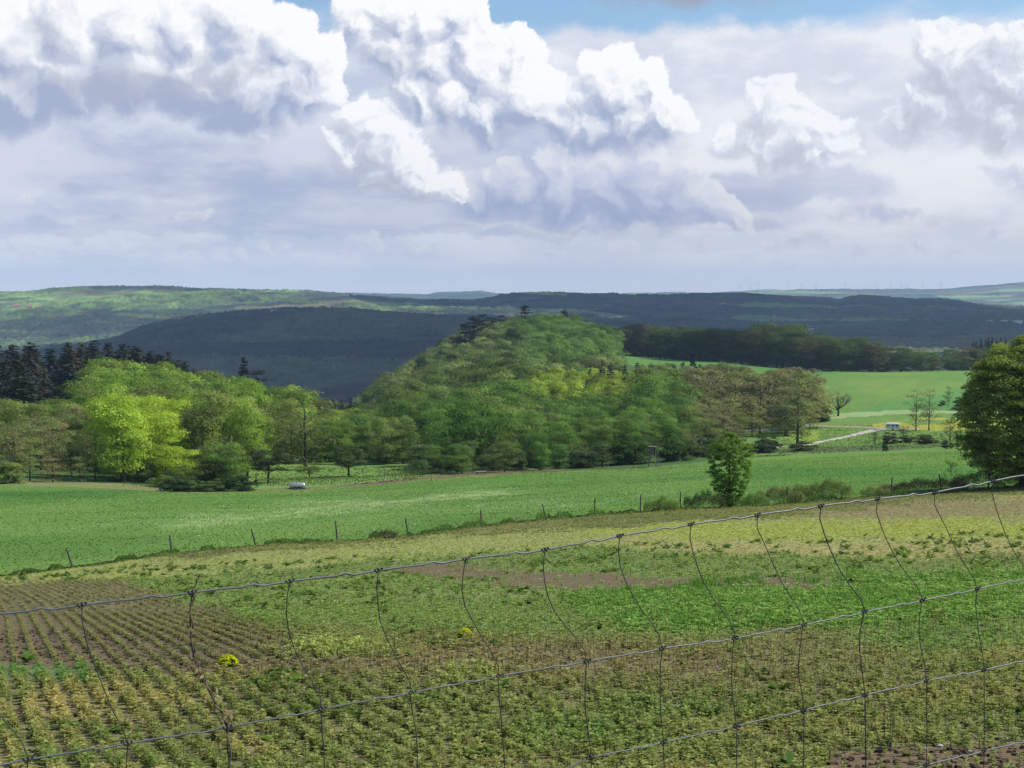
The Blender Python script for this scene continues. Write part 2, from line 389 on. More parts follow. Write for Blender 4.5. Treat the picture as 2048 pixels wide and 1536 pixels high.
def hit(x, y, lo=8.0, hi=1200.0):
    """first ground point the ray through photo pixel x, y meets"""
    a, s = ray(x, y); Y = np.exp(np.linspace(math.log(lo), math.log(hi), 4000))
    d = s * Y - height(a * Y, Y); k = np.argmax(d < 0)
    if not (d < 0).any(): k = int(np.argmin(np.abs(d)))
    return Vector((a * Y[k], Y[k], float(height(np.array([a * Y[k]]), np.array([Y[k]]))[0])))

HEDGE = ([-400, 0, 137, 700, 1362, 1700, 2048, 2500], [66, 76, 80, 100, 120, 127, 135, 145])
def hedge_D(x): return np.interp(x, *HEDGE)
BACK = ([-400, 0, 400, 600, 800, 1000, 1312, 1500, 1700, 1920, 2048, 2500], [228, 228, 219, 226, 233, 245, 262, 285, 289, 292, 292, 292])
def back_D(x): return np.interp(x, *BACK)

def inpoly(x, y, poly):
    x = np.asarray(x); y = np.asarray(y); r = np.zeros(x.shape, bool); n = len(poly)
    for i in range(n):
        x1, y1 = poly[i]; x2, y2 = poly[(i + 1) % n]
        c = ((y1 > y) != (y2 > y)) & (x < (x2 - x1) * (y - y1) / ((y2 - y1) or 1e-9) + x1); r ^= c
    return r
def blob(x, y, cx, cy, rx, ry):
    return np.exp(-(((x - cx) / rx) ** 2 + ((y - cy) / ry) ** 2))

# land cover of the crop field, as functions of where a spot lies; returns soil colour, cover density, plant colour, plant height
ROWDIR = np.array([0.348, -0.937]); ROWN = np.array([0.937, 0.348])
def field_cover(X, Y):
    Z = height(X, Y); px, py = project(X, Y, Z)
    px = px + (fbm(X * .5, Y * .35, o=3, seed=21) - .5) * 80 + (vnoise(X * 5, Y * 4, seed=23) - .5) * 70; py = py + (fbm(X * .4, Y * .25, o=3, seed=22) - .5) * 24 + (vnoise(X * 4.5, Y * 3.5, seed=24) - .5) * 16
    def reg(poly, soft=0): return inpoly(px, py, poly).astype(float)
    n1 = fbm(X * .55, Y * .55, o=4, seed=31); n2 = fbm(X * .18, Y * .14, o=3, seed=33); n3 = fbm(X * 2.2, Y * 2.2, o=3, seed=35)
    one = np.ones(X.shape)
    dens = 0.80 * one; hgt = 1.0 * one
    c = np.stack([one * .165, one * .190, one * .060], -1)           # olive crop
    def blend(w, col):
        nonlocal c
        c = c * (1 - w[..., None]) + np.array(col) * w[..., None]
    blend(sstep(n1, .50, .72) * .55, (.215, .195, .060)); blend(sstep(n2, .55, .75) * .45, (.085, .135, .030))
    low = sstep(py, 1330, 1420)
    blend(low * sstep(n1, .52, .66) * sstep(-px, -760, -200) * .9, (.27, .24, .088))
    for b in ((520, 1490, 110, 45), (150, 1450, 130, 60), (360, 1400, 110, 40)):
        w = blob(px, py, *b) * sstep(n3, .35, .6); blend(w * .65, (.34, .28, .10))
    up = reg([(430,1120),(1080,1075),(1400,1110),(2300,1130),(2300,1300),(1150,1290),(900,1270),(520,1250),(330,1190),(250,1165)])
    blend(up * .8, (.150, .225, .060)); dens = np.maximum(dens, up * .97); hgt = lerp(hgt, .9, up)
    lush = reg([(1120,1200),(1400,1172),(2300,1135),(2300,1235),(1800,1255),(1500,1275),(1250,1270)])
    blend(lush * .75, (.135, .235, .055)); hgt = lerp(hgt, 1.35, lush)
    band = reg([(-400,1140),(0,1148),(400,1112),(1000,1068),(1500,1035),(2400,960),(2400,1100),(1750,1118),(1450,1112),(1150,1092),(900,1108),(600,1135),(250,1158),(0,1172),(-400,1190)])
    blend(band, (.225, .245, .075)); hgt = lerp(hgt, .28, band); dens = lerp(dens, .85, band)
    yb = band * reg([(1150,1058),(1500,1045),(2400,1035),(2400,1072),(1500,1080),(1250,1075)]); blend(yb * .75, (.235, .265, .048))
    tb = band * reg([(1200,1072),(1500,1084),(2400,1078),(2400,1125),(1400,1112)]); blend(tb * .7, (.27, .245, .10))
    bb = band * reg([(1560,1020),(1800,1004),(2400,985),(2400,1032),(1650,1040)]); blend(bb * .7, (.20, .165, .085)); dens = np.where(bb > .5, .6, dens)
    bare = reg([(740,1136),(900,1128),(1150,1146),(1430,1160),(1720,1158),(1720,1176),(1420,1182),(1100,1176),(850,1158)])
    dens = np.where(bare > .5, .10, dens)
    rows = reg([(-400,1180),(60,1164),(250,1166),(330,1190),(520,1255),(700,1330),(350,1345),(0,1322),(-400,1330)])
    blend(rows * .85, (.150, .145, .058)); dens = lerp(dens, .92, rows); hgt = lerp(hgt, .62, rows)
    brown = blob(px, py, 1000, 1312, 330, 34) + blob(px, py, 620, 1340, 260, 22) + blob(px, py, 1600, 1285, 90, 14) + .7 * blob(px, py, 1450, 1340, 350, 40)
    w = np.clip(brown, 0, 1); blend(w * .65, (.175, .140, .070)); dens = dens * (1 - w * .35)
    soilp = reg([(1660,1510),(1900,1495),(2400,1478),(2400,1700),(1500,1700)]); dens = np.where(soilp > .5, .08, dens)
    sp2 = reg([(850,1500),(1250,1505),(1400,1700),(800,1700)]) ; dens = np.where(sp2 > .5, dens * .6, dens)
    gp = reg([(-400,1325),(0,1322),(140,1332),(215,1352),(60,1362),(-400,1370)]); blend(gp * .9, (.085, .190, .040)); hgt = lerp(hgt, .6, gp); dens = np.where(gp > .5, 1, dens)
    pale = blob(px, py, 680, 1302, 95, 13) + blob(px, py, 740, 1400, 0.1, 0.1) + .8 * blob(px, py, 930, 1355, 80, 18) + .6 * blob(px, py, 640, 1312, 60, 10)
    blend(np.clip(pale, 0, 1) * .8, (.27, .32, .09)); hgt = lerp(hgt, 1.5, np.clip(pale, 0, 1))
    grn = blob(px, py, 1150, 1480, 170, 45) + blob(px, py, 1900, 1290, 160, 40) + .8 * blob(px, py, 1350, 1430, 140, 35) + .7 * blob(px, py, 60, 1520, 80, 25)
    blend(np.clip(grn, 0, 1) * .55, (.090, .185, .040))
    dens = dens * np.where(band > .5, 1, lerp(.72, 1.0, sstep(n1, .36, .5)))
    soil = np.stack([one * .118, one * .088, one * .050], -1) * (0.75 + .5 * n3)[..., None]
    red = np.clip(soilp + bare * .6, 0, 1); soil = soil * (1 - red[..., None]) + np.array((.130, .090, .054)) * red[..., None]
    # ground seen between plants: litter and small leaves of the plant colour
    g = np.clip(dens * .74 + band * .35, 0, .97)
    rowph = (X * ROWN[0] + Y * ROWN[1]) / .29 + (fbm(X * .07, Y * .05, o=2, seed=41) - .5) * 2.0
    rw = .5 + .5 * np.cos(rowph * 2 * math.pi)
    g = g * np.where(rows > .5, lerp(.05, 1.05, rw), lerp(.8, 1.1, rw) * (1 - band) + band)
    g = np.clip(g, 0, 1)
    c = c * 1.28
    gcol = soil * 1.12 * (1 - g[..., None]) + c * .92 * g[..., None]
    return gcol, dens, c, hgt, rowph, rows, band

def meadow_cover(X, Y):
    Z = height(X, Y); px, py = project(X, Y, Z)
    n1 = fbm(X * .10, Y * .05, o=4, seed=51); n2 = fbm(X * .9, Y * .5, o=3, seed=53); n3 = fbm(X * .03, Y * .03, o=3, seed=55)
    one = np.ones(X.shape)
    c = np.stack([one * .108, one * .212, one * .038], -1)
    def blend(w, col):
        nonlocal c
        c = c * (1 - w[..., None]) + np.array(col) * w[..., None]
    blend(sstep(n1, .42, .68) * .55, (.150, .245, .052)); blend(sstep(n3, .5, .7) * .5, (.086, .175, .034))
    fl = np.zeros(X.shape)
    for (x1, y1, x2, y2, w, s) in ((330,1052,1000,985,9,1.0),(560,1010,1010,988,5,.8),(150,1060,500,1022,5,.4),(1100,1010,1350,985,5,.3),(700,1040,1150,1000,8,.3)):
        yy = y1 + (y2 - y1) * (px - x1) / (x2 - x1); d = (py - yy) + (fbm(X * .15, Y * .1, o=3, seed=57) - .5) * 22
        fl += s * np.exp(-(d / w) ** 2) * sstep(px, x1 - 60, x1 + 60) * (1 - sstep(px, x2 - 60, x2 + 60))
    fl = np.clip(fl, 0, 1); blend(fl * (.35 + .65 * sstep(n2, .4, .6)) * .6, (.34, .43, .17))
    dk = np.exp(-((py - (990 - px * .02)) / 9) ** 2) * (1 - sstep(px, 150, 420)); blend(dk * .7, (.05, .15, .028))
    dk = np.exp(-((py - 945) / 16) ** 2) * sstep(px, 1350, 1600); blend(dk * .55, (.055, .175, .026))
    dk = np.exp(-((py - 918) / 10) ** 2) * sstep(px, 1350, 1600); blend(dk * .35, (.17, .27, .04))
    edge = sstep(Y, back_D(px) - 12, back_D(px) - 2) * sstep(px, 250, 400) * (1 - sstep(px, 1250, 1400)); blend(edge * .6, (.20, .20, .07))
    return c, fl

# ------------------------------------------------------------------ the polar ground sheet
_t = np.arange(-0.40, 0.4001, 0.00085)
TH = np.concatenate([-0.40 - np.linspace(1.75, 0.0, 60)[:-1] ** 1.6 , _t, 0.40 + (np.linspace(0, 1.75, 60)[1:]) ** 1.6])
RR = np.concatenate([np.linspace(0.3, 11, 20)[:-1], np.exp(np.arange(math.log(11), math.log(2150), 0.0105)), np.arange(2160, 6200, 11.0), np.exp(np.arange(math.log(6200), math.log(15600), 0.0052))])
TT, RG = np.meshgrid(TH, RR)
GX = RG * np.sin(TT); GY = RG * np.cos(TT); GZ = height(GX, GY)
PX = 1024 + F * np.tan(np.clip(TT, -.5, .5)); DD = RG * np.cos(np.clip(TT, -THC, THC))

# canopy: far woods are too many crowns to count - real relief on the hills
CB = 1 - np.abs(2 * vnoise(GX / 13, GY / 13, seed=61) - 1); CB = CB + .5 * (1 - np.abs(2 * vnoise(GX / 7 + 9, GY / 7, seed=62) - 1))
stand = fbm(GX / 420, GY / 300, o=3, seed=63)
forest = sstep(DD, 1250, 1500)
openf = np.zeros(GX.shape)      # clearings and far fields
openf = np.maximum(openf, sstep(fbm(GX / 500, GY / 220, o=3, seed=65), .60, .63) * sstep(DD, 4300, 4700) * (1 - sstep(DD, 7000, 9000)) * .9)
openf = np.maximum(openf, sstep(fbm(GX / 900, GY / 700, o=3, seed=66), .52, .56) * sstep(DD, 7000, 9000))
amp = forest * (1 - openf) * lerp(10.5, 9.0, sstep(DD, 3500, 5000)) * (1 - .3 * sstep(DD, 7000, 9000))
GZ = GZ + amp * (CB - .4) + forest * (1 - openf) * (stand > .52) * 5.0

# colours
col = np.zeros(GX.shape + (3,)) + np.array((.05, .10, .03))
zone = np.zeros(GX.shape, int)
fm = DD < hedge_D(PX); md = (~fm) & (DD < back_D(PX)); oc = (~fm) & (~md) & (DD < 1300); fh = DD >= 1300
zone[fm] = 1; zone[md] = 2; zone[oc] = 3; zone[fh] = 4
col[fm] = field_cover(GX[fm], GY[fm])[0]
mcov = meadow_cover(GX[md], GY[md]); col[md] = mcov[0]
def outer_cover(X, Y, D, px):
    Z = height(X, Y); qx, qy = project(X, Y, Z)
    qy = qy + (fbm(X * .05, Y * .03, o=3, seed=71) - .5) * 6
    one = np.ones(X.shape); n1 = fbm(X * .03, Y * .012, o=4, seed=73); n2 = fbm(X * .1, Y * .1, o=3, seed=74)
    c = np.stack([one * .060, one * .115, one * .030], -1)
    def blend(w, cc):
        nonlocal c
        c = c * (1 - w[..., None]) + np.array(cc) * w[..., None]
    orch = inpoly(qx, qy, [(495,980),(495,935),(640,925),(860,930),(900,950),(860,975)]) | inpoly(qx, qy, [(1480,910),(1480,840),(1700,820),(2400,810),(2400,900)])
    blend(orch * 1.0, (.135, .225, .052))
    soil = inpoly(qx, qy, [(480,982),(640,973),(800,958),(960,944),(1120,934),(1130,939),(980,950),(800,968),(600,984)]); blend(soil * .85, (.155, .095, .070))
    tanl = inpoly(qx, qy, [(-300,962),(200,962),(420,985),(330,990),(-300,972)]); blend(tanl * .7, (.22, .22, .085))
    big = inpoly(qx, qy, [(1230,722),(1250,700),(2500,700),(2500,838),(1640,838),(1500,780)]) & (D < 1100)
    blend(big * 1.0, (.118, .222, .042)); blend(big * sstep(n1, .42, .62) * .75, (.165, .252, .050)); tram = np.abs(((X * .93 - Y * .37) / 15.0) % 1.0 - .5) * 2; blend(big * sstep(tram, .90, .97) * .35, (.085, .150, .045)); blend(big * sstep(n2, .5, .7) * .25, (.110, .215, .050))
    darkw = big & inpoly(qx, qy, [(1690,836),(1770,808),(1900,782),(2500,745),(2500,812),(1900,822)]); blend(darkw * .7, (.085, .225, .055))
    st = big & inpoly(qx, qy, [(1230,722),(1250,700),(1600,735),(1800,742),(1700,747),(1500,760),(1380,745)]); blend(st * .5, (.05, .17, .035))  # cloud shadow along the top of the far field, painted in as darker green
    pale = inpoly(qx, qy, [(1640,830),(1800,822),(2400,815),(2400,822),(1800,829),(1650,837)]); blend(pale * .75, (.30, .37, .17))
    yl = inpoly(qx, qy, [(1740,848),(1850,836),(2400,836),(2400,866),(1850,862),(1760,862)]); blend(yl * sstep(n2, .3, .55) * .8, (.36, .36, .05))
    yl = inpoly(qx, qy, [(1560,868),(1600,858),(1640,862),(1640,885),(1580,882)]); blend(yl * .5, (.26, .36, .045))
    br = inpoly(qx, qy, [(1500,897),(1740,893),(2400,878),(2400,884),(1740,902),(1500,906)]); blend(br * .7, (.075, .085, .045))
    return c
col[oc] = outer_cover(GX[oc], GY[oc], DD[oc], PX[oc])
X, Y, D_, px_ = GX[fh], GY[fh], DD[fh], PX[fh]
nA = fbm(X / 300, Y / 240, o=4, seed=81); nB = fbm(X / 45, Y / 45, o=3, seed=82); nC = fbm(X / 700, Y / 260, o=4, seed=83); cr = CB[fh]
c = np.stack([.040 + 0 * X, .060 + 0 * X, .050 + 0 * X], -1)
def bl(w, cc):
    global c
    c = c * (1 - w[..., None]) + np.array(cc) * w[..., None]
bl(sstep(nB, .45, .65) * .6, (.065, .085, .036))
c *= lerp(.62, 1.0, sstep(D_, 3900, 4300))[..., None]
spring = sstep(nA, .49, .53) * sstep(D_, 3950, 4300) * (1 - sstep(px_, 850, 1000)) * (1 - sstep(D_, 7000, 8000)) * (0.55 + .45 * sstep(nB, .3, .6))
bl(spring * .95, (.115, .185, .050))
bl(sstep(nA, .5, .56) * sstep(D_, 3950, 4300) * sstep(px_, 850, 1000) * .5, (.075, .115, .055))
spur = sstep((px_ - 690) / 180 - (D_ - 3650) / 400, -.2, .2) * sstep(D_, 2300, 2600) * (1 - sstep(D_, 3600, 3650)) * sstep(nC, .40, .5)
bl(spur * .8, (.085, .090, .040))
bl(openf[fh] * .9 * sstep(nC, .35, .5), (.19, .27, .09)); bl(openf[fh] * (1 - sstep(nC, .35, .5)) * .8, (.24, .21, .13))
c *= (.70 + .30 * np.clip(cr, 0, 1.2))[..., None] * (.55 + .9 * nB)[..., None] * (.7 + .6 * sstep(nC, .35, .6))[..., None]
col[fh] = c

def ground_mat(name, s1, s2, var, bump, bscale, rough=.95):
    m = bpy.data.materials.new(name); m.use_nodes = True; q = G(m.node_tree); b = q.n['Principled BSDF']
    b.inputs['Roughness'].default_value = rough; b.inputs['Specular IOR Level'].default_value = .12
    a = q.node('ShaderNodeAttribute', attribute_name='cover').outputs[0]
    tc = q.node('ShaderNodeNewGeometry').outputs['Position']
    n = q.noise(tc, s1, 5, .65); n_ = q.noise(tc, s2, 4, .6)
    f = q.m('ADD', q.m('MULTIPLY', q.m('SUBTRACT', n, .5), var * 2.4), q.m('MULTIPLY', q.m('SUBTRACT', n_, .5), var * 2.0))
    cc = q.mix(1.0, a, q.comb(q.m('ADD', f, 1.0), q.m('ADD', q.m('MULTIPLY', f, .85), 1.0), q.m('ADD', q.m('MULTIPLY', f, .8), 1.0)), 'MULTIPLY')
    q.l.new(cc, b.inputs['Base Color'])
    if bump:
        bp = q.node('ShaderNodeBump'); bp.inputs['Strength'].default_value = bump; bp.inputs['Distance'].default_value = 1 / bscale
        q.l.new(q.noise(tc, bscale, 4, .6), bp.inputs['Height']); q.l.new(bp.outputs[0], b.inputs['Normal'])
    return m
GM = {1: ground_mat('field soil and litter', 9, 45, .55, .8, 14), 2: ground_mat('meadow grass', 1.3, 7, .38, .9, 3.0),
      3: ground_mat('pasture', .25, 1.1, .28, .5, .8), 4: ground_mat('wooded slopes', .05, .16, .40, .0, .1)}
nr, nc = GX.shape
idx = np.arange(nr * nc).reshape(nr, nc)
quads = np.stack([idx[:-1, :-1], idx[:-1, 1:], idx[1:, 1:], idx[1:, :-1]], -1).reshape(-1, 4)
zq = zone[:-1, :-1].ravel()
ALLV = np.stack([GX, GY, GZ], -1).reshape(-1, 3); ALLC = col.reshape(-1, 3)
for k, nm in ((1, 'field'), (2, 'meadow'), (3, 'pasture_ground'), (4, 'hills')):
    q4 = quads[zq == k]; u, inv = np.unique(q4, return_inverse=True)
    o = mesh_np(nm, ALLV[u], inv.reshape(-1, 4), GM[k], attrs={'cover': ALLC[u]}, smooth=True); tag(o, kind='structure')
del ALLV, ALLC, quads, q4, col
# ------------------------------------------------------------------ foliage
def leaf_mat(name, attr_full=False, trans=.40, gloss=.0):
    m = bpy.data.materials.new(name); m.use_nodes = True; q = G(m.node_tree); q.n.clear()
    if attr_full: base = q.node('ShaderNodeAttribute', attribute_name='tint').outputs[0]
    else:
        oi = q.node('ShaderNodeObjectInfo'); tv = q.node('ShaderNodeAttribute', attribute_name='tint').outputs[2]
        base = q.mix(1.0, oi.outputs['Color'], q.comb(tv, tv, tv), 'MULTIPLY')
    d = q.node('ShaderNodeBsdfDiffuse'); q.l.new(base, d.inputs[0])
    t = q.node('ShaderNodeBsdfTranslucent'); q.l.new(q.mix(1.0, base, (1.25, 1.2, .55), 'MULTIPLY'), t.inputs[0])
    mx = q.node('ShaderNodeMixShader'); mx.inputs[0].default_value = trans; q.l.new(d.outputs[0], mx.inputs[1]); q.l.new(t.outputs[0], mx.inputs[2])
    out = mx.outputs[0]
    if gloss:
        gl = q.node('ShaderNodeBsdfGlossy'); gl.inputs['Roughness'].default_value = .45; gl.inputs[0].default_value = (.8, .85, .9, 1)
        m2 = q.node('ShaderNodeMixShader'); m2.inputs[0].default_value = gloss; q.l.new(out, m2.inputs[1]); q.l.new(gl.outputs[0], m2.inputs[2]); out = m2.outputs[0]
    q.l.new(out, q.node('ShaderNodeOutputMaterial').inputs[0]); return m
LEAF = leaf_mat('leaves'); LEAFC = leaf_mat('leaves of many plants', True); NEEDLE = leaf_mat('needles', trans=.12)
BARK = mat('bark', (.085, .068, .052), .9, .35, 6, .6); BARKP = mat('pale bark', (.22, .20, .17), .9, .35, 6, .5); BARKL = mat('dark wet bark', (.045, .038, .032), .9, .3, 6, .5)

def unit(v): return v / np.maximum(np.linalg.norm(v, axis=-1, keepdims=True), 1e-9)
def leaf_quads(C, N, size, rng, asp=.75, jit=.5, fold=0.0):
    """one quad at each point C facing N"""
    n = len(C); N = unit(N + rng.normal(size=(n, 3)) * jit); T = unit(np.cross(N, rng.normal(size=(n, 3)))); B = np.cross(N, T)
    s = (np.asarray(size) * rng.uniform(.6, 1.35, n))[:, None]; T = T * s * .5; B = B * s * .5 * asp
    V = np.stack([C - T * .9 - B * .35, C + B - T * .1, C + T, C - B * .9 + T * .15], 1).reshape(-1, 3)
    return V, np.arange(4 * n).reshape(n, 4)
def crown_broad(seed, lobes=46, per=75, leaf=.034, rx=.34, base=.20, shape='oval', gap=.0, flat=.62, lr=(.075, .135), inner=.25):
    rng = np.random.RandomState(seed); cz = (1 + base) / 2; rz = (1 - base) / 2; C = []; R = []
    k = 0
    while len(C) < lobes and k < 5000:
        k += 1; d = unit(rng.normal(size=3)); d[2] = d[2] * .9 + .12; rr = 1.0 if rng.rand() > inner else rng.uniform(.3, .75)
        ph = math.atan2(d[1], d[0]); wob = 1 + .22 * math.sin(ph * 2 + seed) + .14 * math.sin(ph * 5 + seed * 2.3) + .12 * math.sin(d[2] * 5 + seed)
        w = 1.0
        if shape == 'egg': w = 1.15 - .35 * max(d[2], 0) - .1
        if shape == 'cone': w = 1.2 - .8 * (d[2] * .5 + .5)
        if shape == 'dome': w = 1.0 if d[2] > 0 else 1.05
        l = rng.uniform(*lr)
        p = np.array((d[0] * rx * w * wob, d[1] * rx * w * wob, cz + d[2] * rz)) * 1.0
        p[:2] *= rr * (1 - l * .8); p[2] = cz + (p[2] - cz) * (rr * .98) - l * .35
        C.append(p); R.append(l)
    V = []; Fq = []; T = []; n = 0; n0 = 0
    for p, l in zip(C, R):
        m = int(per * (l / .105) ** 2); d = unit(rng.normal(size=(m, 3))); d[:, 2] = np.where(d[:, 2] < -.15, -d[:, 2] * .8, d[:, 2])
        d = unit(d); rad = l * (1 - rng.rand(m) ** 2 * .55) * (1 + .25 * np.sin(d[:, 0] * 9 + seed) * np.cos(d[:, 1] * 8 + l * 50))
        pos = p + d * rad[:, None] * np.array((1.15, 1.15, flat)); nn = d * .8 + np.array((0, 0, .55))
        v, f = leaf_quads(pos, nn, leaf, rng, jit=.30); V.append(v); Fq.append(f + n0); n0 += len(v)
        T.append(np.repeat(rng.uniform(.78, 1.22) * rng.uniform(.82, 1.18, m), 4))
    V = np.vstack(V); V[:, 2] = np.maximum(V[:, 2], .01)
    return V, np.vstack(Fq), np.concatenate(T), C
def crown_conifer(seed, whorls=26, leaf=.05, rx=.17, droop=.35, base=.08, ragged=.35):
    rng = np.random.RandomState(seed); P_ = []; N_ = []
    for i in range(whorls):
        t = i / (whorls - 1); z = base + (1 - base) * t; r = rx * (1 - t) ** .85 * rng.uniform(.8, 1.15) + .012
        nb = max(4, int(11 * (1 - t) + 3)); a0 = rng.rand() * 6.28
        for k in range(nb):
            a = a0 + 6.283 * k / nb + rng.normal() * .15; L = r * (1 - ragged * rng.rand()); m = max(3, int(L / leaf * 3.0) + 2)
            s = np.linspace(.15, 1, m) + rng.normal(size=m) * .03
            x = np.cos(a) * L * s; y = np.sin(a) * L * s; zz = z - droop * L * s ** 1.6 + rng.normal(size=m) * .006
            w = .3 * leaf + .45 * L * (1 - s) * .6
            off = rng.normal(size=m) * w; P_.append(np.stack([x - np.sin(a) * off, y + np.cos(a) * off, zz], 1))
            N_.append(np.tile(np.array((np.cos(a) * .5, np.sin(a) * .5, .8)), (m, 1)))
    P_ = np.vstack(P_); N_ = np.vstack(N_)
    v, f = leaf_quads(P_, N_, leaf, rng, asp=.55, jit=.35); return v, f, np.repeat(rng.uniform(.75, 1.25, len(P_)), 4), None
def trunk_mb(seed, top=.62, r0=.022, limbs=7, spread=.22, lean=0.0, start=.22, thick=.45, sub=2, multi=False):
    rng = random.Random(seed); b = MB()
    pts = [Vector((lean * t * t * .5 + rng.uniform(-.006, .006), rng.uniform(-.006, .006), t * top)) for t in [i / 7 for i in range(8)]]
    b.tube(pts, [r0 * (1.25 if i == 0 else 1) * (1 - .72 * i / 7) for i in range(8)], 7)
    for k in range(limbs):
        t = start + (1 - start) * (k + rng.random() * .6) / limbs; i = min(6, int(t * 7)); p0 = pts[i].lerp(pts[i+1], t * 7 - i) if i < 7 else pts[7]
        a = k * 2.4 + rng.random(); L = spread * (1.15 - .5 * t) * rng.uniform(.8, 1.2); up = L * rng.uniform(.5, 1.1)
        q = [p0 + Vector((math.cos(a) * L * s, math.sin(a) * L * s, up * s ** 1.4 + rng.uniform(-.01, .01))) for s in (0, .3, .65, 1)]
        rr = r0 * thick * (1.1 - .6 * t); b.tube(q, [rr, rr * .8, rr * .5, rr * .22], 5)
        for j in range(sub):
            s0 = q[1].lerp(q[2], rng.random()); a2 = a + rng.uniform(-1.1, 1.1); l2 = L * .5
            b.tube([s0, s0 + Vector((math.cos(a2) * l2 * .5, math.sin(a2) * l2 * .5, l2 * .35)), s0 + Vector((math.cos(a2) * l2, math.sin(a2) * l2, l2 * .8))], [rr * .42, rr * .28, rr * .1], 4)
    return b
def make_proto(name, crown, trunk, leafmat, barkmat):
    root = empty(name, (0, 0, 0))
    V, Fq, T, _ = crown
    mesh_np('crown', V, Fq, leafmat, root, {'tint': T})
    if trunk: trunk.build('trunk', barkmat, root, smooth=True)
    return root
PROTO = {}
def proto_set(key, roots): PROTO[key] = roots
proto_set('broad', [make_proto('broadleaf_tree', crown_broad(10 + i, lobes=32, per=110, leaf=.027, rx=.30 + .04 * (i % 3), base=(.02, .10, -.04)[i % 3], shape=('oval', 'egg', 'dome')[i % 3], lr=(.105, .20), inner=.12), trunk_mb(i), LEAF, BARK) for i in range(9)])
proto_set('thin', [make_proto('broadleaf_tree', crown_broad(40 + i, lobes=50, per=44, leaf=.024, rx=.30, base=.02, shape='egg', lr=(.06, .12), inner=.4), trunk_mb(30 + i, top=.85, limbs=13, r0=.016, spread=.24, sub=3), LEAF, BARKL) for i in range(4)])
proto_set('tall', [make_proto('broadleaf_tree', crown_broad(60 + i, lobes=44, per=90, leaf=.026, rx=.21, base=.0, shape='egg'), trunk_mb(50 + i, top=.8), LEAF, BARK) for i in range(3)])
proto_set('conifer', [make_proto('conifer', crown_conifer(80 + i, whorls=22, leaf=.06, rx=.23 + .03 * (i % 3), ragged=.45 + .1 * (i % 2), droop=.22), trunk_mb(80 + i, top=.9, limbs=0, r0=.013), NEEDLE, BARKL) for i in range(5)])
proto_set('pine', [make_proto('pine_tree', crown_broad(100 + i, lobes=26, per=75, leaf=.035, rx=.27, base=.28, shape='cone', flat=.45, lr=(.07, .12)), trunk_mb(100 + i, top=.9, limbs=8), NEEDLE, BARKL) for i in range(3)])
proto_set('bush', [make_proto('bush', crown_broad(120 + i, lobes=34, per=70, leaf=.06, rx=.62, base=-.25, shape='dome', lr=(.14, .24), flat=.75), trunk_mb(120 + i, top=.5, limbs=6, r0=.03, spread=.35, start=.05), LEAF, BARK) for i in range(5)])
proto_set('orchard', [make_proto('fruit_tree', crown_broad(140 + i, lobes=44, per=80, leaf=.040, rx=.50, base=.30, shape='dome', lr=(.10, .16), flat=.6), trunk_mb(140 + i, top=.6, limbs=9, r0=.034, spread=.36, start=.42, lean=.08 * (i - 1)), LEAF, BARKL) for i in range(3)])
USED = set()
def plant(kind, loc, h, wide=1.0, col=(.1, .2, .04), label=None, cat='tree', group=None, var=None, rng=random.Random(7), name=None, lean=None):
    ps = PROTO[kind]; r0 = ps[var if var is not None else rng.randrange(len(ps))]
    if r0.name in USED: r = copy_tree(r0)
    else: r = r0; USED.add(r0.name)
    r.location = loc; r.scale = (h * wide, h * wide, h); r.rotation_euler = (lean or 0, 0, rng.uniform(0, 6.28))
    for ch in r.children:
        if ch.name.startswith('crown'): ch.color = (*col, 1)
    tag(r, label, cat, group)
    if name: r.name = name
    return r

# ------------------------------------------------------------------ the woods
rw = np.random.RandomState(3); rnd = random.Random(5)
def wood_ok(x, D):
    left = (x < 505) & (D > back_D(x) + 14 + 22 * sstep(x, 60, 0) * 0) & (D < 545)
    left &= ~((x < 175 - (D - 340) * .25) & (D > 335))
    mid = (x >= 505) & (x < 860) & (D > 312) & (D < 600)
    cen = (x >= 860) & (x < 1480) & (D > back_D(x) + 12) & (D < 575 + (x < 1240) * 40)
    rt = (x >= 1480) & (x < 1628) & (D > 375) & (D < 560 - (x - 1480) * .4)
    hill = (x > 690) & (x < 1232) & (D >= 600) & (D < 1070)
    lh = (x < 720) & (D >= 545) & (D < 620) & (x > 395)
    return (left | mid | cen | rt | hill | lh)
pts = []
D = 240.0
while D < 1075:
    sp = 8.6 if D < 620 else 9.3
    xs = np.arange(-0.47 * D, 0.37 * D, sp); xs = xs + rw.uniform(-2.6, 2.6, len(xs)); ds = D + rw.uniform(-3, 3, len(xs))
    ok = wood_ok(1024 + xs / ds * F, ds); pts += list(zip(xs[ok], ds[ok])); D += sp * .92
pts = np.array(pts); ZH = height(pts[:, 0], pts[:, 1])
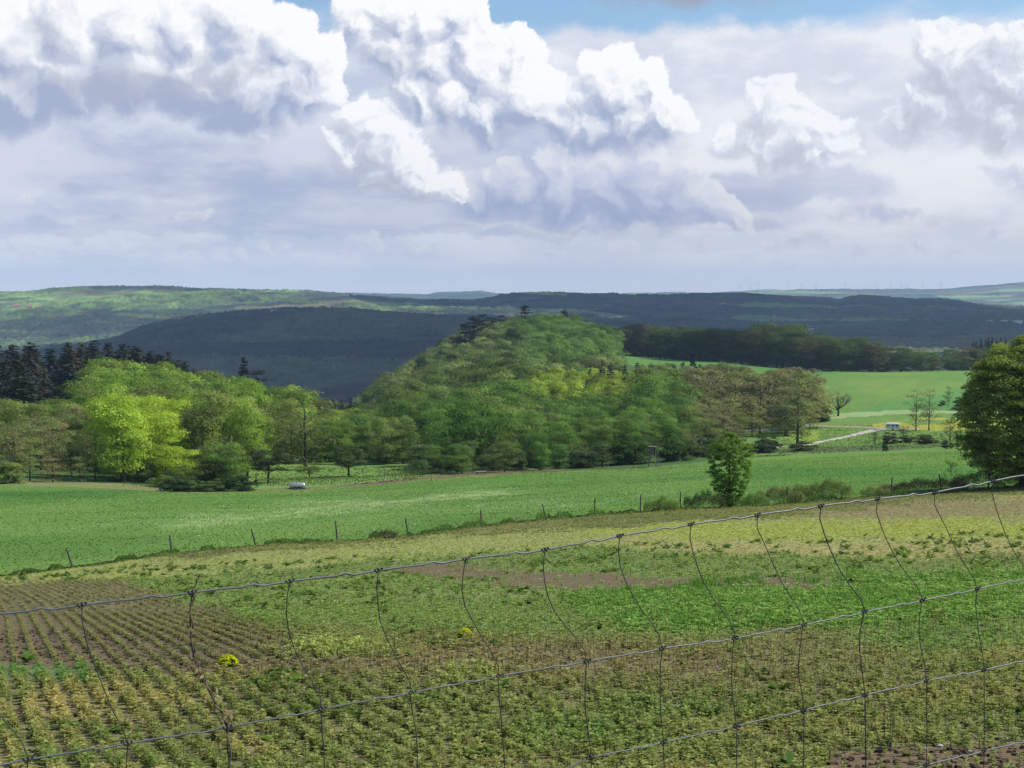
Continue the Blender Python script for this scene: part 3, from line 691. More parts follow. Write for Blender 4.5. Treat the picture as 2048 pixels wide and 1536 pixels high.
def pick_style(x, D, yb, r):
    """kind, height, width, colour for a wood tree standing at column x, distance D with its foot at photo row yb"""
    h = 14.0 + rnd.uniform(-3.2, 2.4); kind = 'broad'; w = rnd.uniform(.86, 1.14)
    yt = yb - h * F / D
    if D >= 600:
        w = rnd.uniform(.80, 1.05); h += rnd.uniform(-1.5, 2.5)
        c = [(.100, .155, .050), (.135, .190, .062), (.125, .140, .062), (.085, .125, .045), (.165, .205, .080)][int(r * 5)]; h -= 1
        c = tuple(v * 1.18 for v in c)
        if x > 1020 and yt < 700: c = [(.120, .205, .055), (.100, .175, .050), (.140, .215, .065)][int(r * 3)]
    elif x < 700:
        c = [(.165, .260, .045), (.140, .225, .045), (.190, .280, .050), (.125, .195, .045), (.150, .190, .058), (.165, .205, .060), (.110, .185, .042)][int(r * 7)]
        if 230 < x < 385 and D < 360 and yt > 770: c = (.215, .305, .042)
        if 315 < x < 390 and D < 300: c = (.245, .330, .040)
        if x < 220 and D < 300: c = [(.150, .175, .070), (.185, .170, .085), (.120, .160, .060), (.175, .215, .070)][int(r * 4)]; kind = 'thin' if rnd.random() < .5 else 'broad'; h = rnd.uniform(7.5, 11)
        if x < 180: h = min(h, rnd.uniform(9, 11.5))
        if 300 < x < 500 and D < 250: h = rnd.uniform(6, 8)
    else:
        c = [(.085, .160, .036), (.070, .135, .034), (.105, .175, .042), (.130, .180, .055), (.090, .130, .045)][int(r * 5)]
        c = tuple(v * 1.15 for v in c)
        if D < 350: c = tuple(v * .88 for v in c); h -= 2.0
        if D > 470: c = [(.125, .190, .050), (.110, .160, .055), (.150, .200, .065)][int(r * 3)]
        if 1040 < x < 1290 and 290 < D <= 470: h = rnd.uniform(7.5, 10)
        if 1060 < x < 1275 and D > 470: c = (.255, .335, .060); h = rnd.uniform(10.5, 13); w *= .85
        if x > 1370: c = [(.165, .165, .085), (.185, .170, .100), (.130, .170, .060), (.190, .205, .090)][int(r * 4)]; kind = rnd.choice(['thin', 'thin', 'tall', 'broad'])
        if 1130 < x < 1330 and D < 330: h = rnd.uniform(7, 10)
        if x > 1330 and D < 330: h = rnd.uniform(6, 8.5)
        if x > 1380 and 330 < D < 420: h = rnd.uniform(8, 11)
        if 1000 < x < 1140 and D < 285: h = rnd.uniform(5, 7)
    if D < 275 and x > 860: h = min(h, rnd.uniform(4.5, 7))
    if 625 < x < 790 and D < 700: h = min(h, rnd.uniform(8.5, 11))
    k = rnd.uniform(.78, 1.2) * 1.2 if D < 420 else rnd.uniform(.62, 1.35) * 1.18
    if D >= 560 and rnd.random() < .09 and not 1060 < x < 1275: c = (.040, .068, .034); w *= .7; h += 1.5
    return kind, h, w, tuple(v * k for v in c)
order = np.argsort(pts[:, 1]); items = []
for i in order:
    X_, D_ = pts[i]; px, py = project(X_, D_, ZH[i]); r = rnd.random(); items.append((X_, D_, ZH[i], px, py) + pick_style(px, D_, py, r))
N_IND = 262
inside = [it for it in items if -30 < it[3] < 2090]; outside = [it for it in items if not -30 < it[3] < 2090]
items = inside[:N_IND] + inside[N_IND:] + outside
MARKS = [(-1e9, 'beyond the left edge of the picture'), (-5, 'at the very left edge behind the meadow'), (45, 'left of the pale half leafed tree'), (85, 'above the brownish low trees at the left'), (130, 'above the pale tan low tree'), (175, 'between the tan trees and the lemon green trees'),
  (225, 'left of the lemon green trees'), (270, 'among the lemon green trees'), (330, 'right of the lemon green trees'), (385, 'above the round olive tree'), (440, 'below the two lone dark conifers'), (490, 'above the small shed'), (530, 'above the umbrella shaped fruit tree'), (575, 'left of the tall bare limbed oak'), (620, 'right of the tall bare limbed oak'), (665, 'above the straight trunked fruit tree'), (710, 'left of the tree stakes in the orchard'),
  (755, 'above the tree stakes in the orchard'), (805, 'above the right end of the vine row'), (850, 'above the pale grey green small tree'), (900, 'above the pointed small tree by the ploughed strip'), (950, 'above the bench'), (1000, 'above the dark bush right of the bench'), (1050, 'above the fresh undergrowth in the scrub'), (1100, 'above the blossoming scrub'), (1150, 'right of the blossoming scrub'), (1200, 'left of the hunting stand'), (1255, 'just above the hunting stand'),
  (1310, 'right of the hunting stand'), (1365, 'between hunting stand and young maple'), (1415, 'left above the young maple'), (1460, 'right above the young maple'), (1505, 'above the grey lane'), (1560, 'left of the slender tree at the wood end'), (1600, 'at the right end of the wood by the track')]
def mark(px):
    r = MARKS[0][1]
    for m, t in MARKS:
        if px >= m: r = t
    return r
def wood_label(px, D, c, kind, h):
    tone = 'lemon green' if c[0] > .27 else 'bright green' if c[1] > .24 and c[1] > c[0] * 1.3 else 'brownish half leafed' if c[0] > c[1] * .88 else 'mid green' if c[1] > .16 else 'dark green'
    rel_ = D - (float(back_D(px)) if px < 505 or px > 860 else 305)
    tier = 'foremost' if rel_ < 24 else 'second row' if rel_ < 46 else 'third row' if rel_ < 68 else 'farther'
    size = 'low' if h < 9 else 'tall' if h > 13.5 else 'medium'
    side = 'left' if px < 505 else 'orchard' if px < 860 else 'middle' if px < 1290 else 'right hand'
    return f'{tier} {size} {tone} tree {mark(px)}', f'{tone} trees of the {side} wood'
for it in items[:N_IND]:
    X_, D_, z, px, py, kind, h, w, c = it; lb, gp = wood_label(px, D_, c, kind, h)
    plant(kind, (X_, D_, z - .3), h, w, tuple(v * 1.12 for v in c), lb, 'tree', gp, rng=rnd)

def merged(name, items_, protos, seed, label=None, matr=None, extra=None):
    """many plants as one mesh: items (X, Y, z, height, wide, colour)"""
    rng = np.random.RandomState(seed); Vs = []; Fs = []; Ts = []; n = 0
    for (X_, Y_, z, h, w, c) in items_:
        V, Fq, T = protos[rng.randint(len(protos))]; a = rng.rand() * 6.283; ca, sa = math.cos(a), math.sin(a)
        v = np.empty_like(V); v[:, 0] = (V[:, 0] * ca - V[:, 1] * sa) * h * w + X_; v[:, 1] = (V[:, 0] * sa + V[:, 1] * ca) * h * w + Y_; v[:, 2] = V[:, 2] * h + z
        Vs.append(v.astype(np.float32)); Fs.append(Fq + n); n += len(v); Ts.append((T[:, None] * np.array(c)[None]).astype(np.float32))
    o = mesh_np(name, np.vstack(Vs), np.vstack(Fs), matr or LEAFC, attrs={'tint': np.vstack(Ts)}); tag(o, label, kind='stuff'); return o
LOW = [crown_broad(200 + i, lobes=19, per=34, leaf=.046, rx=.33, base=.12, shape=('oval', 'egg')[i % 2], lr=(.13, .22))[:3] for i in range(6)]
LOWS = [crown_broad(220 + i, lobes=12, per=32, leaf=.052, rx=.34, base=.15, lr=(.15, .25))[:3] for i in range(6)]
rest = items[N_IND:]
merged('woodland', [(X_, D_, z - .3, h, w, c) for (X_, D_, z, px, py, k, h, w, c) in rest if D_ < 600], LOW, 1, 'spring green wood canopy on the slopes behind the nearest trees')
merged('hill_woodland', [(X_, D_, z - .3, h, w, c) for (X_, D_, z, px, py, k, h, w, c) in rest if D_ >= 600], LOWS, 2, 'mixed pale green wood covering the round middle hill')

# conifers, left ridge
def conifer(x, D, h, col=(.034, .046, .030), label=None, group=None, kind='conifer', w=1.0):
    p = at(x, D, -.3); plant(kind, p, h, w, col, label, 'conifer', group, rng=rnd, name='conifer' if kind == 'conifer' else 'pine_tree')
for i in range(98):
    x = rnd.uniform(-60, 392); D_ = rnd.uniform(575, 640)
    if x < 175 and rnd.random() < .6: D_ = rnd.uniform(390, 600)
    h = 22.5 - max(0, x - 120) * .008 + rnd.uniform(-3.5, 3.0)
    if D_ < 520: h = rnd.uniform(15, 20)
    c = rnd.choice([(.034, .048, .032), (.040, .050, .032), (.058, .048, .038), (.032, .044, .034)])
    conifer(x, D_, h, c, w=1.7, label=('tall ' if h > 24 else 'low ' if h < 19 else '') + 'dark ' + ('brownish ' if c[0] > .05 else 'grey green ' if c[0] < .037 else 'green ') + 'spruce ' + ('lower down ' if D_ < 560 else '') + mark(x), group='spruces above the left wood')
CT = [crown_conifer(280 + i, whorls=22, leaf=.06, rx=.25, ragged=.5, droop=.22)[:3] for i in range(3)]; ci = []
for i in range(46):
    q_ = at(rnd.uniform(-420, -60), rnd.uniform(400, 640), -.3); ci.append((q_.x, q_.y, q_.z, rnd.uniform(17, 23), 1.6, (.034, .048, .032)))
merged('spruce_wood', ci, CT, 5, 'dark spruce wood going on beyond the left edge')
for (x, D_, h, k, lb) in ((487, 560, 25, 'conifer', 'left and taller of two dark conifers rising alone before the blue hill'), (512, 565, 23, 'pine', 'right and rounder of two dark conifers rising alone before the blue hill')):
    conifer(x, D_, h, (.024, .036, .034), lb, None, k, 1.25)
for (x, yb, yt) in ((665, 862, 793), (682, 860, 800), (700, 862, 806)):
    conifer(x, 620, (yb - yt) * 620 / F + 4, (.022, .034, .030), 'small dark conifer in the gap between the left wood and middle hill', 'conifers in the gap before the valley')
for (x, D_, h) in ((900, 900, 15), (914, 890, 20), (930, 900, 23), (948, 915, 25), (966, 930, 25), (985, 950, 23), (1003, 965, 20), (925, 860, 16), (946, 860, 19), (1050, 1040, 21), (1128, 1045, 18)):
    conifer(x, D_, h, (.020, .032, .026), 'nearly black pine on the left shoulder of the middle hill', 'pines on the middle hill', 'pine', 1.0)
for (x, D_, h, c) in ((1152, 540, 12, (.075, .062, .055)), (1180, 530, 14, (.080, .068, .060)), (1205, 528, 17, (.070, .060, .055)), (1222, 530, 16, (.072, .062, .056)), (1250, 545, 15, (.045, .050, .040)), (1275, 540, 16, (.060, .055, .048)), (1300, 550, 15, (.050, .052, .042)), (1348, 560, 15, (.026, .040, .028)), (1366, 565, 16, (.026, .038, .028)), (1386, 570, 19, (.024, .036, .030)), (1400, 572, 15, (.026, .038, .028)), (1430, 575, 14, (.028, .042, .028)), (1105, 520, 9, (.080, .068, .055)), (1325, 545, 12, (.040, .048, .036))):
    conifer(x, D_, h, c, 'grey brown larch among the lemon green trees' if c[0] > .044 else 'dark conifer among the trees below the shaded field', 'conifers in the middle wood', 'conifer', 1.25)

# the dark beech band beyond the far field, tree by tree
topsx = [1195, 1250, 1300, 1340, 1400, 1440, 1480, 1525, 1545, 1580, 1612, 1645, 1690, 1740, 1785, 1835, 1870, 1905, 1940, 1985, 2048, 2120]
topsy = [655, 652, 648, 646, 648, 655, 660, 646, 652, 644, 655, 672, 674, 678, 700, 690, 705, 694, 692, 690, 690, 690]
x = 1196
bandn = 0
while x < 2130:
    for row in range(3):
        xx = x + rnd.uniform(-6, 6); D_ = lerp(1000, 870, sstep(xx, 1250, 1750)) + row * 16 + rnd.uniform(-5, 5)
        p = at(xx, D_, -.4); _, yb = project(*p); yt = np.interp(xx, topsx, topsy) + rnd.uniform(-4, 7) + (6 if row == 0 else 0)
        h = max(7, (yb - yt) * D_ / F)
        if xx > 1820 and row == 0 and rnd.random() < .5: h *= .7
        c = rnd.choice([(.066, .116, .038), (.078, .126, .042), (.105, .096, .052), (.088, .132, .045)])
        if xx > 1830: c = tuple(v * 1.25 for v in c)
        plant('broad', p, h, rnd.uniform(.95, 1.25), c, ('front row ' if row == 0 else 'middle row ' if row == 1 else 'hindmost ') + ('brownish' if c[0] > c[1] else 'dark green' if c[1] < .12 else 'mid green') + ' beech of the far band ' + next(t for m_, t in ((1235, 'by the round hill'), (1290, 'near its left end'), (1350, 'left of its reddish stretch'), (1410, 'in its reddish left part'), (1470, 'just left of its middle'), (1520, 'left of its two highest crowns'), (1570, 'at its highest left crown'), (1625, 'at its highest right crown'), (1690, 'where it begins to sink'), (1760, 'in its low right part'), (1810, 'at its lowest gap'), (1860, 'above the pair of half leafed trees'), (1930, 'left of the spruce clump'), (9999, 'behind the big tree crown')) if xx < m_), 'tree', 'beeches beyond the far field', rng=rnd, var=rnd.choice([2, 5, 8])); bandn += 1
    x += 26 if x < 1760 else 34
for i in range(9):
    xx = 1946 + i * 8 + rnd.uniform(-3, 3); conifer(xx, 900 + rnd.uniform(-10, 20), rnd.uniform(17, 20), (.030, .034, .034), 'dark spruce in the clump left of the big tree crown', 'spruces beyond the far field')
# ------------------------------------------------------------------ single trees and bushes
def z0(p): return Vector((p.x, p.y, p.z))
def spot(kind, x, yb, yt, wpx=None, col=(.1, .2, .04), label=None, cat=None, group=None, name=None, D=None, var=None, sink=.12):
    """plant a thing whose foot is at photo pixel x, yb and whose top is at row yt; wpx = crown width in photo px"""
    p = at(x, D) if D else hit(x, yb, 60, 1100)
    if D: _, yb = project(*p)
    h = (yb - yt) * p.y / F
    base_w = {'broad': .74, 'thin': .66, 'tall': .48, 'conifer': .44, 'pine': .56, 'bush': 1.28, 'orchard': 1.05}[kind]
    w = (wpx * p.y / F) / (h * base_w) if wpx else 1.0
    return plant(kind, (p.x, p.y, p.z - sink * min(h, 2)), h * 1.02, w, tuple(v * 1.35 for v in col), label, cat or ('bush' if kind == 'bush' else 'tree'), group, var, rnd, name)
# orchard and scrub along the far edge of the meadow
spot('orchard', 536, 966, 892, 84, (.050, .060, .030), 'dark umbrella shaped fruit tree behind the low hedge left of the water tank', var=0)
spot('orchard', 619, 956, 925, 44, (.120, .160, .045), 'small leaning fruit tree standing on the grass above the water tank', var=2)
spot('orchard', 697, 953, 888, 80, (.060, .095, .034), 'broad dark fruit tree with a straight black trunk right of the leaning one', var=1)
spot('broad', 430, 966, 886, 92, (.085, .110, .042), 'round olive green tree behind the bushes at the meadow edge')
spot('thin', 610, 940, 795, 150, (.105, .120, .050), 'tall half leafed oak with dark bare limbs above the orchard', var=1)
spot('thin', 60, 962, 870, 70, (.150, .185, .060), 'pale olive half leafed tree at the left end of the meadow edge', var=0)
spot('thin', 105, 964, 905, 70, (.220, .180, .085), 'brownish low tree at the left end of the meadow edge', var=2)
spot('thin', 160, 964, 910, 60, (.190, .200, .085), 'pale tan green low tree behind the left meadow corner', var=3)
spot('bush', 20, 966, 925, 60, (.150, .200, .055), 'bright rounded bush at the left edge of the picture behind the meadow')
spot('bush', 245, 962, 935, 46, (.110, .165, .060), 'grey green bush under the left wood')
spot('bush', 290, 964, 925, 50, (.100, .155, .050), 'mid green bush under the lemon green trees')
spot('broad', 360, 975, 925, 50, (.050, .080, .032), 'small dark tree at the left end of the bush row')
for (x, yb, yt, w, c, lb) in ((355, 982, 950, 60, (.045, .070, .028), 'dark bush at the left end of the low row by the meadow'),
    (395, 983, 957, 55, (.085, .120, .040), 'leafy olive bush second from the left in the low row by the meadow'),
    (435, 983, 955, 50, (.075, .110, .038), 'olive bush in the middle of the low row by the meadow'),
    (480, 982, 950, 64, (.040, .068, .028), 'dark rounded bush at the right end of the low row by the meadow'),
    (415, 966, 948, 60, (.120, .160, .055), 'pale bush behind the low row by the meadow'), (325, 972, 948, 46, (.100, .150, .045), 'mid green bush left of the low row by the meadow')):
    spot('bush', x, yb, yt, w, c, lb, group='bushes at the left meadow edge')
spot('tall', 513, 975, 945, 11, (.022, .032, .020), 'slim black green columnar shrub beside the dark bush row', cat='shrub', name='columnar_shrub')
for (x, yb, yt, w, k, c, lb) in ((845, 948, 885, 58, 'broad', (.085, .130, .050), 'pale grey green small tree at the right end of the orchard'),
    (898, 944, 908, 56, 'bush', (.080, .130, .042), 'light edged bush between the two small trees by the ploughed strip'),
    (935, 942, 878, 52, 'broad', (.095, .140, .055), 'pointed grey green small tree above the ploughed strip'),
    (985, 940, 892, 70, 'broad', (.070, .105, .042), 'dark sprawling bush right of the pointed small tree'), (1030, 940, 890, 60, 'bush', (.062, .095, .038), 'dark low bush at the right end of the ploughed strip'),
    (870, 946, 915, 36, 'bush', (.070, .110, .040), 'small dark bush under the grey green tree'),
    (1075, 933, 895, 50, 'bush', (.090, .150, .055), 'fresh green undergrowth by the scrub gap'), (1115, 930, 900, 46, 'bush', (.105, .165, .065), 'pale leafy undergrowth under the blossoming scrub'),
    (1100, 925, 872, 60, 'thin', (.190, .175, .150), 'greyish pink blossoming scrub tree behind the undergrowth'), (1150, 922, 872, 50, 'thin', (.230, .205, .185), 'pale pink blossoming scrub tree right of the other one'),
    (1160, 936, 893, 74, 'bush', (.055, .085, .038), 'dark thorny bush left of the small bare trunk'), (1205, 935, 880, 54, 'thin', (.085, .110, .048), 'thin small tree with a dark trunk left of the hunting stand'),
    (1250, 930, 880, 70, 'bush', (.058, .100, .034), 'dark green bush just left of the hunting stand'), (1290, 926, 868, 60, 'broad', (.065, .110, .036), 'dark small tree right behind the hunting stand'),
    (1350, 922, 868, 66, 'bush', (.055, .100, .030), 'dense dark bush right of the hunting stand'), (1395, 914, 870, 54, 'bush', (.075, .100, .050), 'grey green bush left of the young maple'),
    (1420, 905, 862, 60, 'bush', (.070, .090, .050), 'dull bush behind the young maple'), (1535, 903, 866, 56, 'bush', (.040, .062, .030), 'dark rounded bush right of the young maple crown'), (1520, 906, 884, 50, 'bush', (.050, .075, .032), 'low dark bush by the ditch right of the young maple'),
    (1595, 888, 762, 60, 'tall', (.140, .165, .075), 'slender pale tree at the right end of the wood'), (1570, 872, 775, 60, 'tall', (.150, .160, .080), 'pale tree beside the slender one at the end of the wood'),
    (1520, 868, 750, 80, 'thin', (.185, .180, .095), 'tall tan half leafed tree in the right part of the wood'), (1470, 870, 745, 90, 'thin', (.190, .200, .085), 'tall pale green half leafed tree in the right part of the wood'),
    (1606, 902, 880, 50, 'bush', (.060, .085, .038), 'low dark bush by the track'), (1643, 843, 808, 42, 'bush', (.036, .055, .030), 'dark rounded bush left of the lone blossoming tree'),
    (1750, 890, 855, 40, 'thin', (.085, .075, .060), 'bare brownish shrub left of the parked caravan'), (1778, 888, 862, 34, 'bush', (.070, .075, .045), 'dull brown shrub in front of the caravan'),
    (1850, 888, 868, 50, 'bush', (.075, .090, .040), 'low olive bush in front of the pair of trees'), (1815, 886, 866, 40, 'bush', (.070, .090, .045), 'low olive bush right of the caravan'),
    (1900, 888, 834, 52, 'thin', (.120, .135, .070), 'small half leafed tree left of the big tree crown'), (1770, 902, 884, 14, 'bush', (.035, .060, .028), 'tiny dark bush on the ditch'), (1893, 898, 880, 22, 'bush', (.030, .048, .026), 'small black bush on the ditch near the big tree'),
    (1832, 861, 778, 48, 'thin', (.130, .150, .070), 'left of the two half leafed trees standing by the yellow grass'), (1858, 861, 776, 52, 'thin', (.135, .155, .070), 'right of the two half leafed trees standing by the yellow grass'),
    (1806, 874, 846, 34, 'thin', (.060, .055, .042), 'dark half bare little tree right in front of the caravan'),
    (1896, 815, 772, 24, 'thin', (.070, .120, .045), 'thin little tree in the far field left of the big tree'), (1884, 812, 800, 16, 'bush', (.050, .090, .034), 'tiny bush at the foot of the thin field tree'),
    (1925, 820, 790, 40, 'bush', (.080, .130, .040), 'bush beside the big tree crown in the far field')):
    spot(k, x, yb, yt, w, c, lb)
# lone blossoming tree in the field: twisted limbs, pinkish leaf clumps
def lone_tree():
    p = hit(1676, 832, 300, 700); h = 47 * p.y / F; root = empty('blossoming_tree', (p.x, p.y, p.z - .1)); rng = np.random.RandomState(77)
    b = MB(); tips = []
    b.tube([(0, 0, 0), (.02 * h, 0, .18 * h), (-.02 * h, 0, .34 * h)], [.05 * h, .04 * h, .035 * h], 7)
    for k, (tx, tz) in enumerate(((-.42, .72), (-.30, .92), (-.08, .98), (.12, .80), (.30, .90), (.46, .80), (.52, .70), (-.5, .5), (.0, .7))):
        s = Vector((-.01 * h, 0, .28 * h)); e = Vector((tx * h, rng.uniform(-.25, .25) * h, tz * h)); m = s.lerp(e, .5) + Vector((rng.uniform(-.05, .05) * h, 0, -.04 * h))
        b.tube([s, m, e], [.028 * h, .018 * h, .006 * h], 5); tips += [e, m.lerp(e, .5)]
    C = []; 
    for t in tips:
        n = 90; C.append(np.array(t) + rng.normal(size=(n, 3)) * .055 * h)
    C = np.vstack(C); v, f = leaf_quads(C, rng.normal(size=C.shape) + (0, 0, .6), .035 * h, rng)
    o = mesh_np('crown', v, f, LEAF, root, {'tint': np.repeat(rng.uniform(.5, 1.3, len(C)), 4)}); o.color = (.19, .165, .14, 1)
    b.build('trunk', BARKL, root, smooth=True); tag(root, 'lone gnarled tree with forked trunk and pinkish blossom in the far field', 'tree')
lone_tree()

# young maple at the hedge: many big bright leaves, dark inside
def maple():
    p = at(1462, 122, -.1); h = 156 * 122 / F; rng = np.random.RandomState(9); root = empty('maple_tree', p)
    b = MB(); b.tube([(0, 0, 0), (.03, 0, h * .3), (-.05, 0, h * .6), (0, 0, h * .9)], [.10, .08, .05, .02], 8)
    b.tube([(.12, .1, 0), (.22, .1, h * .3), (.45, 0, h * .6)], [.06, .05, .02], 6)
    C = []; N = []
    prof = [(0.02, .55), (.10, .85), (.2, 1.05), (.32, 1.5), (.42, 1.75), (.55, 1.88), (.68, 1.92), (.78, 1.80), (.88, 1.45), (.96, .85), (1.0, .3)]
    for k in range(26):
        z = rng.uniform(.05, .9) * h; a = rng.uniform(0, 6.28); L = np.interp(z / h, [q[0] for q in prof], [q[1] for q in prof]) * rng.uniform(.7, 1.0)
        e = Vector((math.cos(a) * L, math.sin(a) * L, z + L * .55)); b.tube([(0, 0, z - .3), Vector((0, 0, z)).lerp(e, .5) - Vector((0, 0, .08)), e], [.028, .018, .006], 5)
    cl = []
    for k in range(420):
        t = rng.uniform(.02, 1.0) ** .9; L = np.interp(t, [q[0] for q in prof], [q[1] for q in prof]); a = rng.uniform(0, 6.28); rr = rng.uniform(.55, 1.02) if rng.rand() < .8 else rng.uniform(.1, .5)
        cl.append((math.cos(a) * L * rr, math.sin(a) * L * rr, t * h * .97))
    T = []
    for c in cl:
        n = 74; d = unit(rng.normal(size=(n, 3))); d[:, 2] = np.abs(d[:, 2]) * .9 - .1; r = rng.uniform(.20, .34)
        C.append(np.array(c) + d * r * rng.uniform(.5, 1, (n, 1))); out = unit(np.array((c[0], c[1], .6)))
        N.append(d * .7 + out * .5 + (0, 0, .35)); T.append(np.full(n, rng.uniform(.75, 1.25)) * rng.uniform(.8, 1.2, n))
    C = np.vstack(C); N = np.vstack(N); v, f = leaf_quads(C, N, .105, rng, asp=.85, jit=.4)
    o = mesh_np('crown', v, f, LEAF, root, {'tint': np.repeat(np.concatenate(T), 4)}); o.color = (.150, .262, .046, 1)
    b.build('trunk', BARKL, root, smooth=True); tag(root, 'young maple with bright leafy egg shaped crown standing in the hedge line', 'tree')
maple()
# the big spreading tree at the right edge
def big_tree():
    D = 134; p = at(2052, D, -.2); _, yb = project(*p); rng = np.random.RandomState(21); root = empty('broadleaf_tree', p); k = D / F
    b = MB(); hh = (yb - 672) * k
    b.tube([(0, 0, 0), (.1, 0, hh * .15), (-.1, 0, hh * .35), (.1, 0, hh * .6), (0, 0, hh * .85)], [.42, .34, .28, .18, .05], 10)
    # crown outline (photo px relative to the trunk foot)
    out = [(-118, 935), (-95, 900), (-128, 905), (-140, 880), (-130, 840), (-122, 800), (-112, 770), (-92, 740), (-75, 715), (-55, 695), (-35, 680), (0, 668), (60, 660), (110, 690), (140, 740), (150, 820), (150, 900), (110, 940), (40, 950), (-40, 952), (-90, 945)]
    cx, cy = 10, 820; C = []; N = []; T = []
    A = [(math.atan2(y - cy, x - cx), math.hypot(x - cx, y - cy)) for x, y in out]; A.sort(); aa = [q[0] for q in A]; rr = [q[1] for q in A]
    for j in range(30):
        z = rng.uniform(.1, .85) * hh; a = rng.uniform(0, 6.28); L = rng.uniform(2.5, 5.4) * (1 - .4 * z / hh)
        e = Vector((math.cos(a) * L, math.sin(a) * L, z + L * .28)); b.tube([(0, 0, z - .2), Vector((0, 0, z)).lerp(e, .5) + Vector((0, 0, .3)), e], [.12, .07, .015], 6)
    lob = []
    while len(lob) < 800:
        a = rng.uniform(-math.pi, math.pi); R = np.interp(a, aa, rr, period=2 * math.pi); dep = rng.uniform(-1, 1); sh = math.sqrt(1 - dep * dep)
        s = rng.uniform(.80, .99) if rng.rand() < .75 else rng.uniform(.2, .8)
        X = (cx + math.cos(a) * R * s * sh) * k; Zr = (yb - (cy + math.sin(a) * R * s * sh)) * k; Yd = dep * 5.6 * s
        lob.append((X, Yd, Zr))
    for c in lob:
        n = 150; d = unit(rng.normal(size=(n, 3))); d[:, 2] = np.where(d[:, 2] < -.2, -d[:, 2], d[:, 2]); r = rng.uniform(.6, 1.05)
        C.append(np.array(c) + d * r * np.array((1.2, 1.2, .55)) * rng.uniform(.6, 1, (n, 1))); N.append(d * .6 + (0, 0, .7)); T.append(rng.uniform(.75, 1.25) * rng.uniform(.8, 1.2, n))
    C = np.vstack(C); N = np.vstack(N); v, f = leaf_quads(C, N, .21, rng, jit=.35)
    o = mesh_np('crown', v, f, LEAF, root, {'tint': np.repeat(np.concatenate(T), 4)}); o.color = (.225, .295, .070, 1)
    b.build('trunk', BARK, root, smooth=True); tag(root, 'large spreading tree with layered olive green crown at the right edge', 'tree')
big_tree()
# small sapling with orange young leaves beside the brambles
def sapling(x, D, hpx, col, label):
    p = at(x, D, -.05); h = hpx * D / F; rng = np.random.RandomState(int(x)); root = empty('sapling', p); b = MB()
    b.tube([(0, 0, 0), (.03 * h, 0, h * .5), (-.02 * h, 0, h)], [.028, .018, .006], 6); C = []
    for k in range(12):
        z = h * rng.uniform(.3, .95); a = rng.uniform(0, 6.28); L = h * rng.uniform(.12, .28); e = Vector((math.cos(a) * L, math.sin(a) * L, z + L * .9)); b.tube([(0, 0, z), e], [.009, .003], 4); C.append(np.array(e) + rng.normal(size=(26, 3)) * .10); C.append(np.array(e) * .7 + np.array((0, 0, z)) * .3 + rng.normal(size=(12, 3)) * .08)
    C = np.vstack(C); v, f = leaf_quads(C, rng.normal(size=C.shape), .075, rng); o = mesh_np('crown', v, f, LEAF, root, {'tint': np.repeat(rng.uniform(.7, 1.3, len(C)), 4)}); o.color = (*col, 1)
    b.build('trunk', BARK, root, smooth=True); tag(root, label, 'sapling')
sapling(1906, 133, 58, (.22, .17, .06), 'thin orange leafed sapling rising from the brambles')

# ------------------------------------------------------------------ hedge line between field and meadow
def clump(name, cx, D, wpx, hpx, col, label, cat='bush', seed=1, leaf=.075, n=2600, depth=1.0, group=None, grassy=False):
    """a low bush made of arching leafy shoots, wpx x hpx photo px in size"""
    p = at(cx, D, -.03); k = D / F; W_ = wpx * k / 2; H_ = hpx * k * 1.25; n = int(n * 2.4); rng = np.random.RandomState(seed)
    u = rng.uniform(-1, 1, n); w = rng.uniform(-1, 1, n); lc = np.linspace(-.8, .8, 6) + rng.uniform(-.1, .1, 6); lr_ = rng.uniform(.22, .38, 6); lh = rng.uniform(.7, 1.0, 6) * np.sqrt(1 - (lc * .9) ** 2); prof = np.max(lh[None] * np.sqrt(np.clip(1 - ((u[:, None] - lc[None]) / lr_[None]) ** 2, 0, 1)), 1)
    t = rng.rand(n) ** .45; Y_ = w * depth * np.sqrt(np.clip(1 - t * t, 0.02, 1)); Z_ = H_ * prof * t
    Z_ = np.abs(Z_ + rng.normal(size=n) * H_ * .09); X_ = u * W_; gz = height(p.x + X_, p.y + Y_) - p.z
    C = np.stack([X_, Y_, gz + Z_ + .02], 1)
    if grassy:
        v, f = blade_quads(C * np.array((1, 1, 1)), rng, H_ * .5, .03); tn = np.repeat(rng.uniform(.6, 1.3, n), 4)
    else:
        N = np.stack([u * .4 + rng.normal(size=n) * .2, w * .5, np.full(n, .8)], 1); v, f = leaf_quads(C, N, leaf, rng, jit=.5); tn = np.repeat(rng.uniform(.6, 1.35, n), 4)
    col = tuple(v * 1.6 for v in col)
    o = mesh_np('foliage', v, f, LEAF, None, {'tint': tn}); o.color = (*col, 1); root = empty(name, p); o.parent = root
    b = MB()
    for j in range(9):
        a = rng.uniform(-1, 1); e = Vector((a * W_ * .8, rng.uniform(-.4, .4) * depth, H_ * .75 * math.sqrt(max(0, 1 - a * a * .7)))); b.tube([(a * W_ * .5, 0, -.05), e * .6, e], [.012, .009, .004], 4)
    b.build('stems', BARK, root); tag(root, label, cat, group); return root
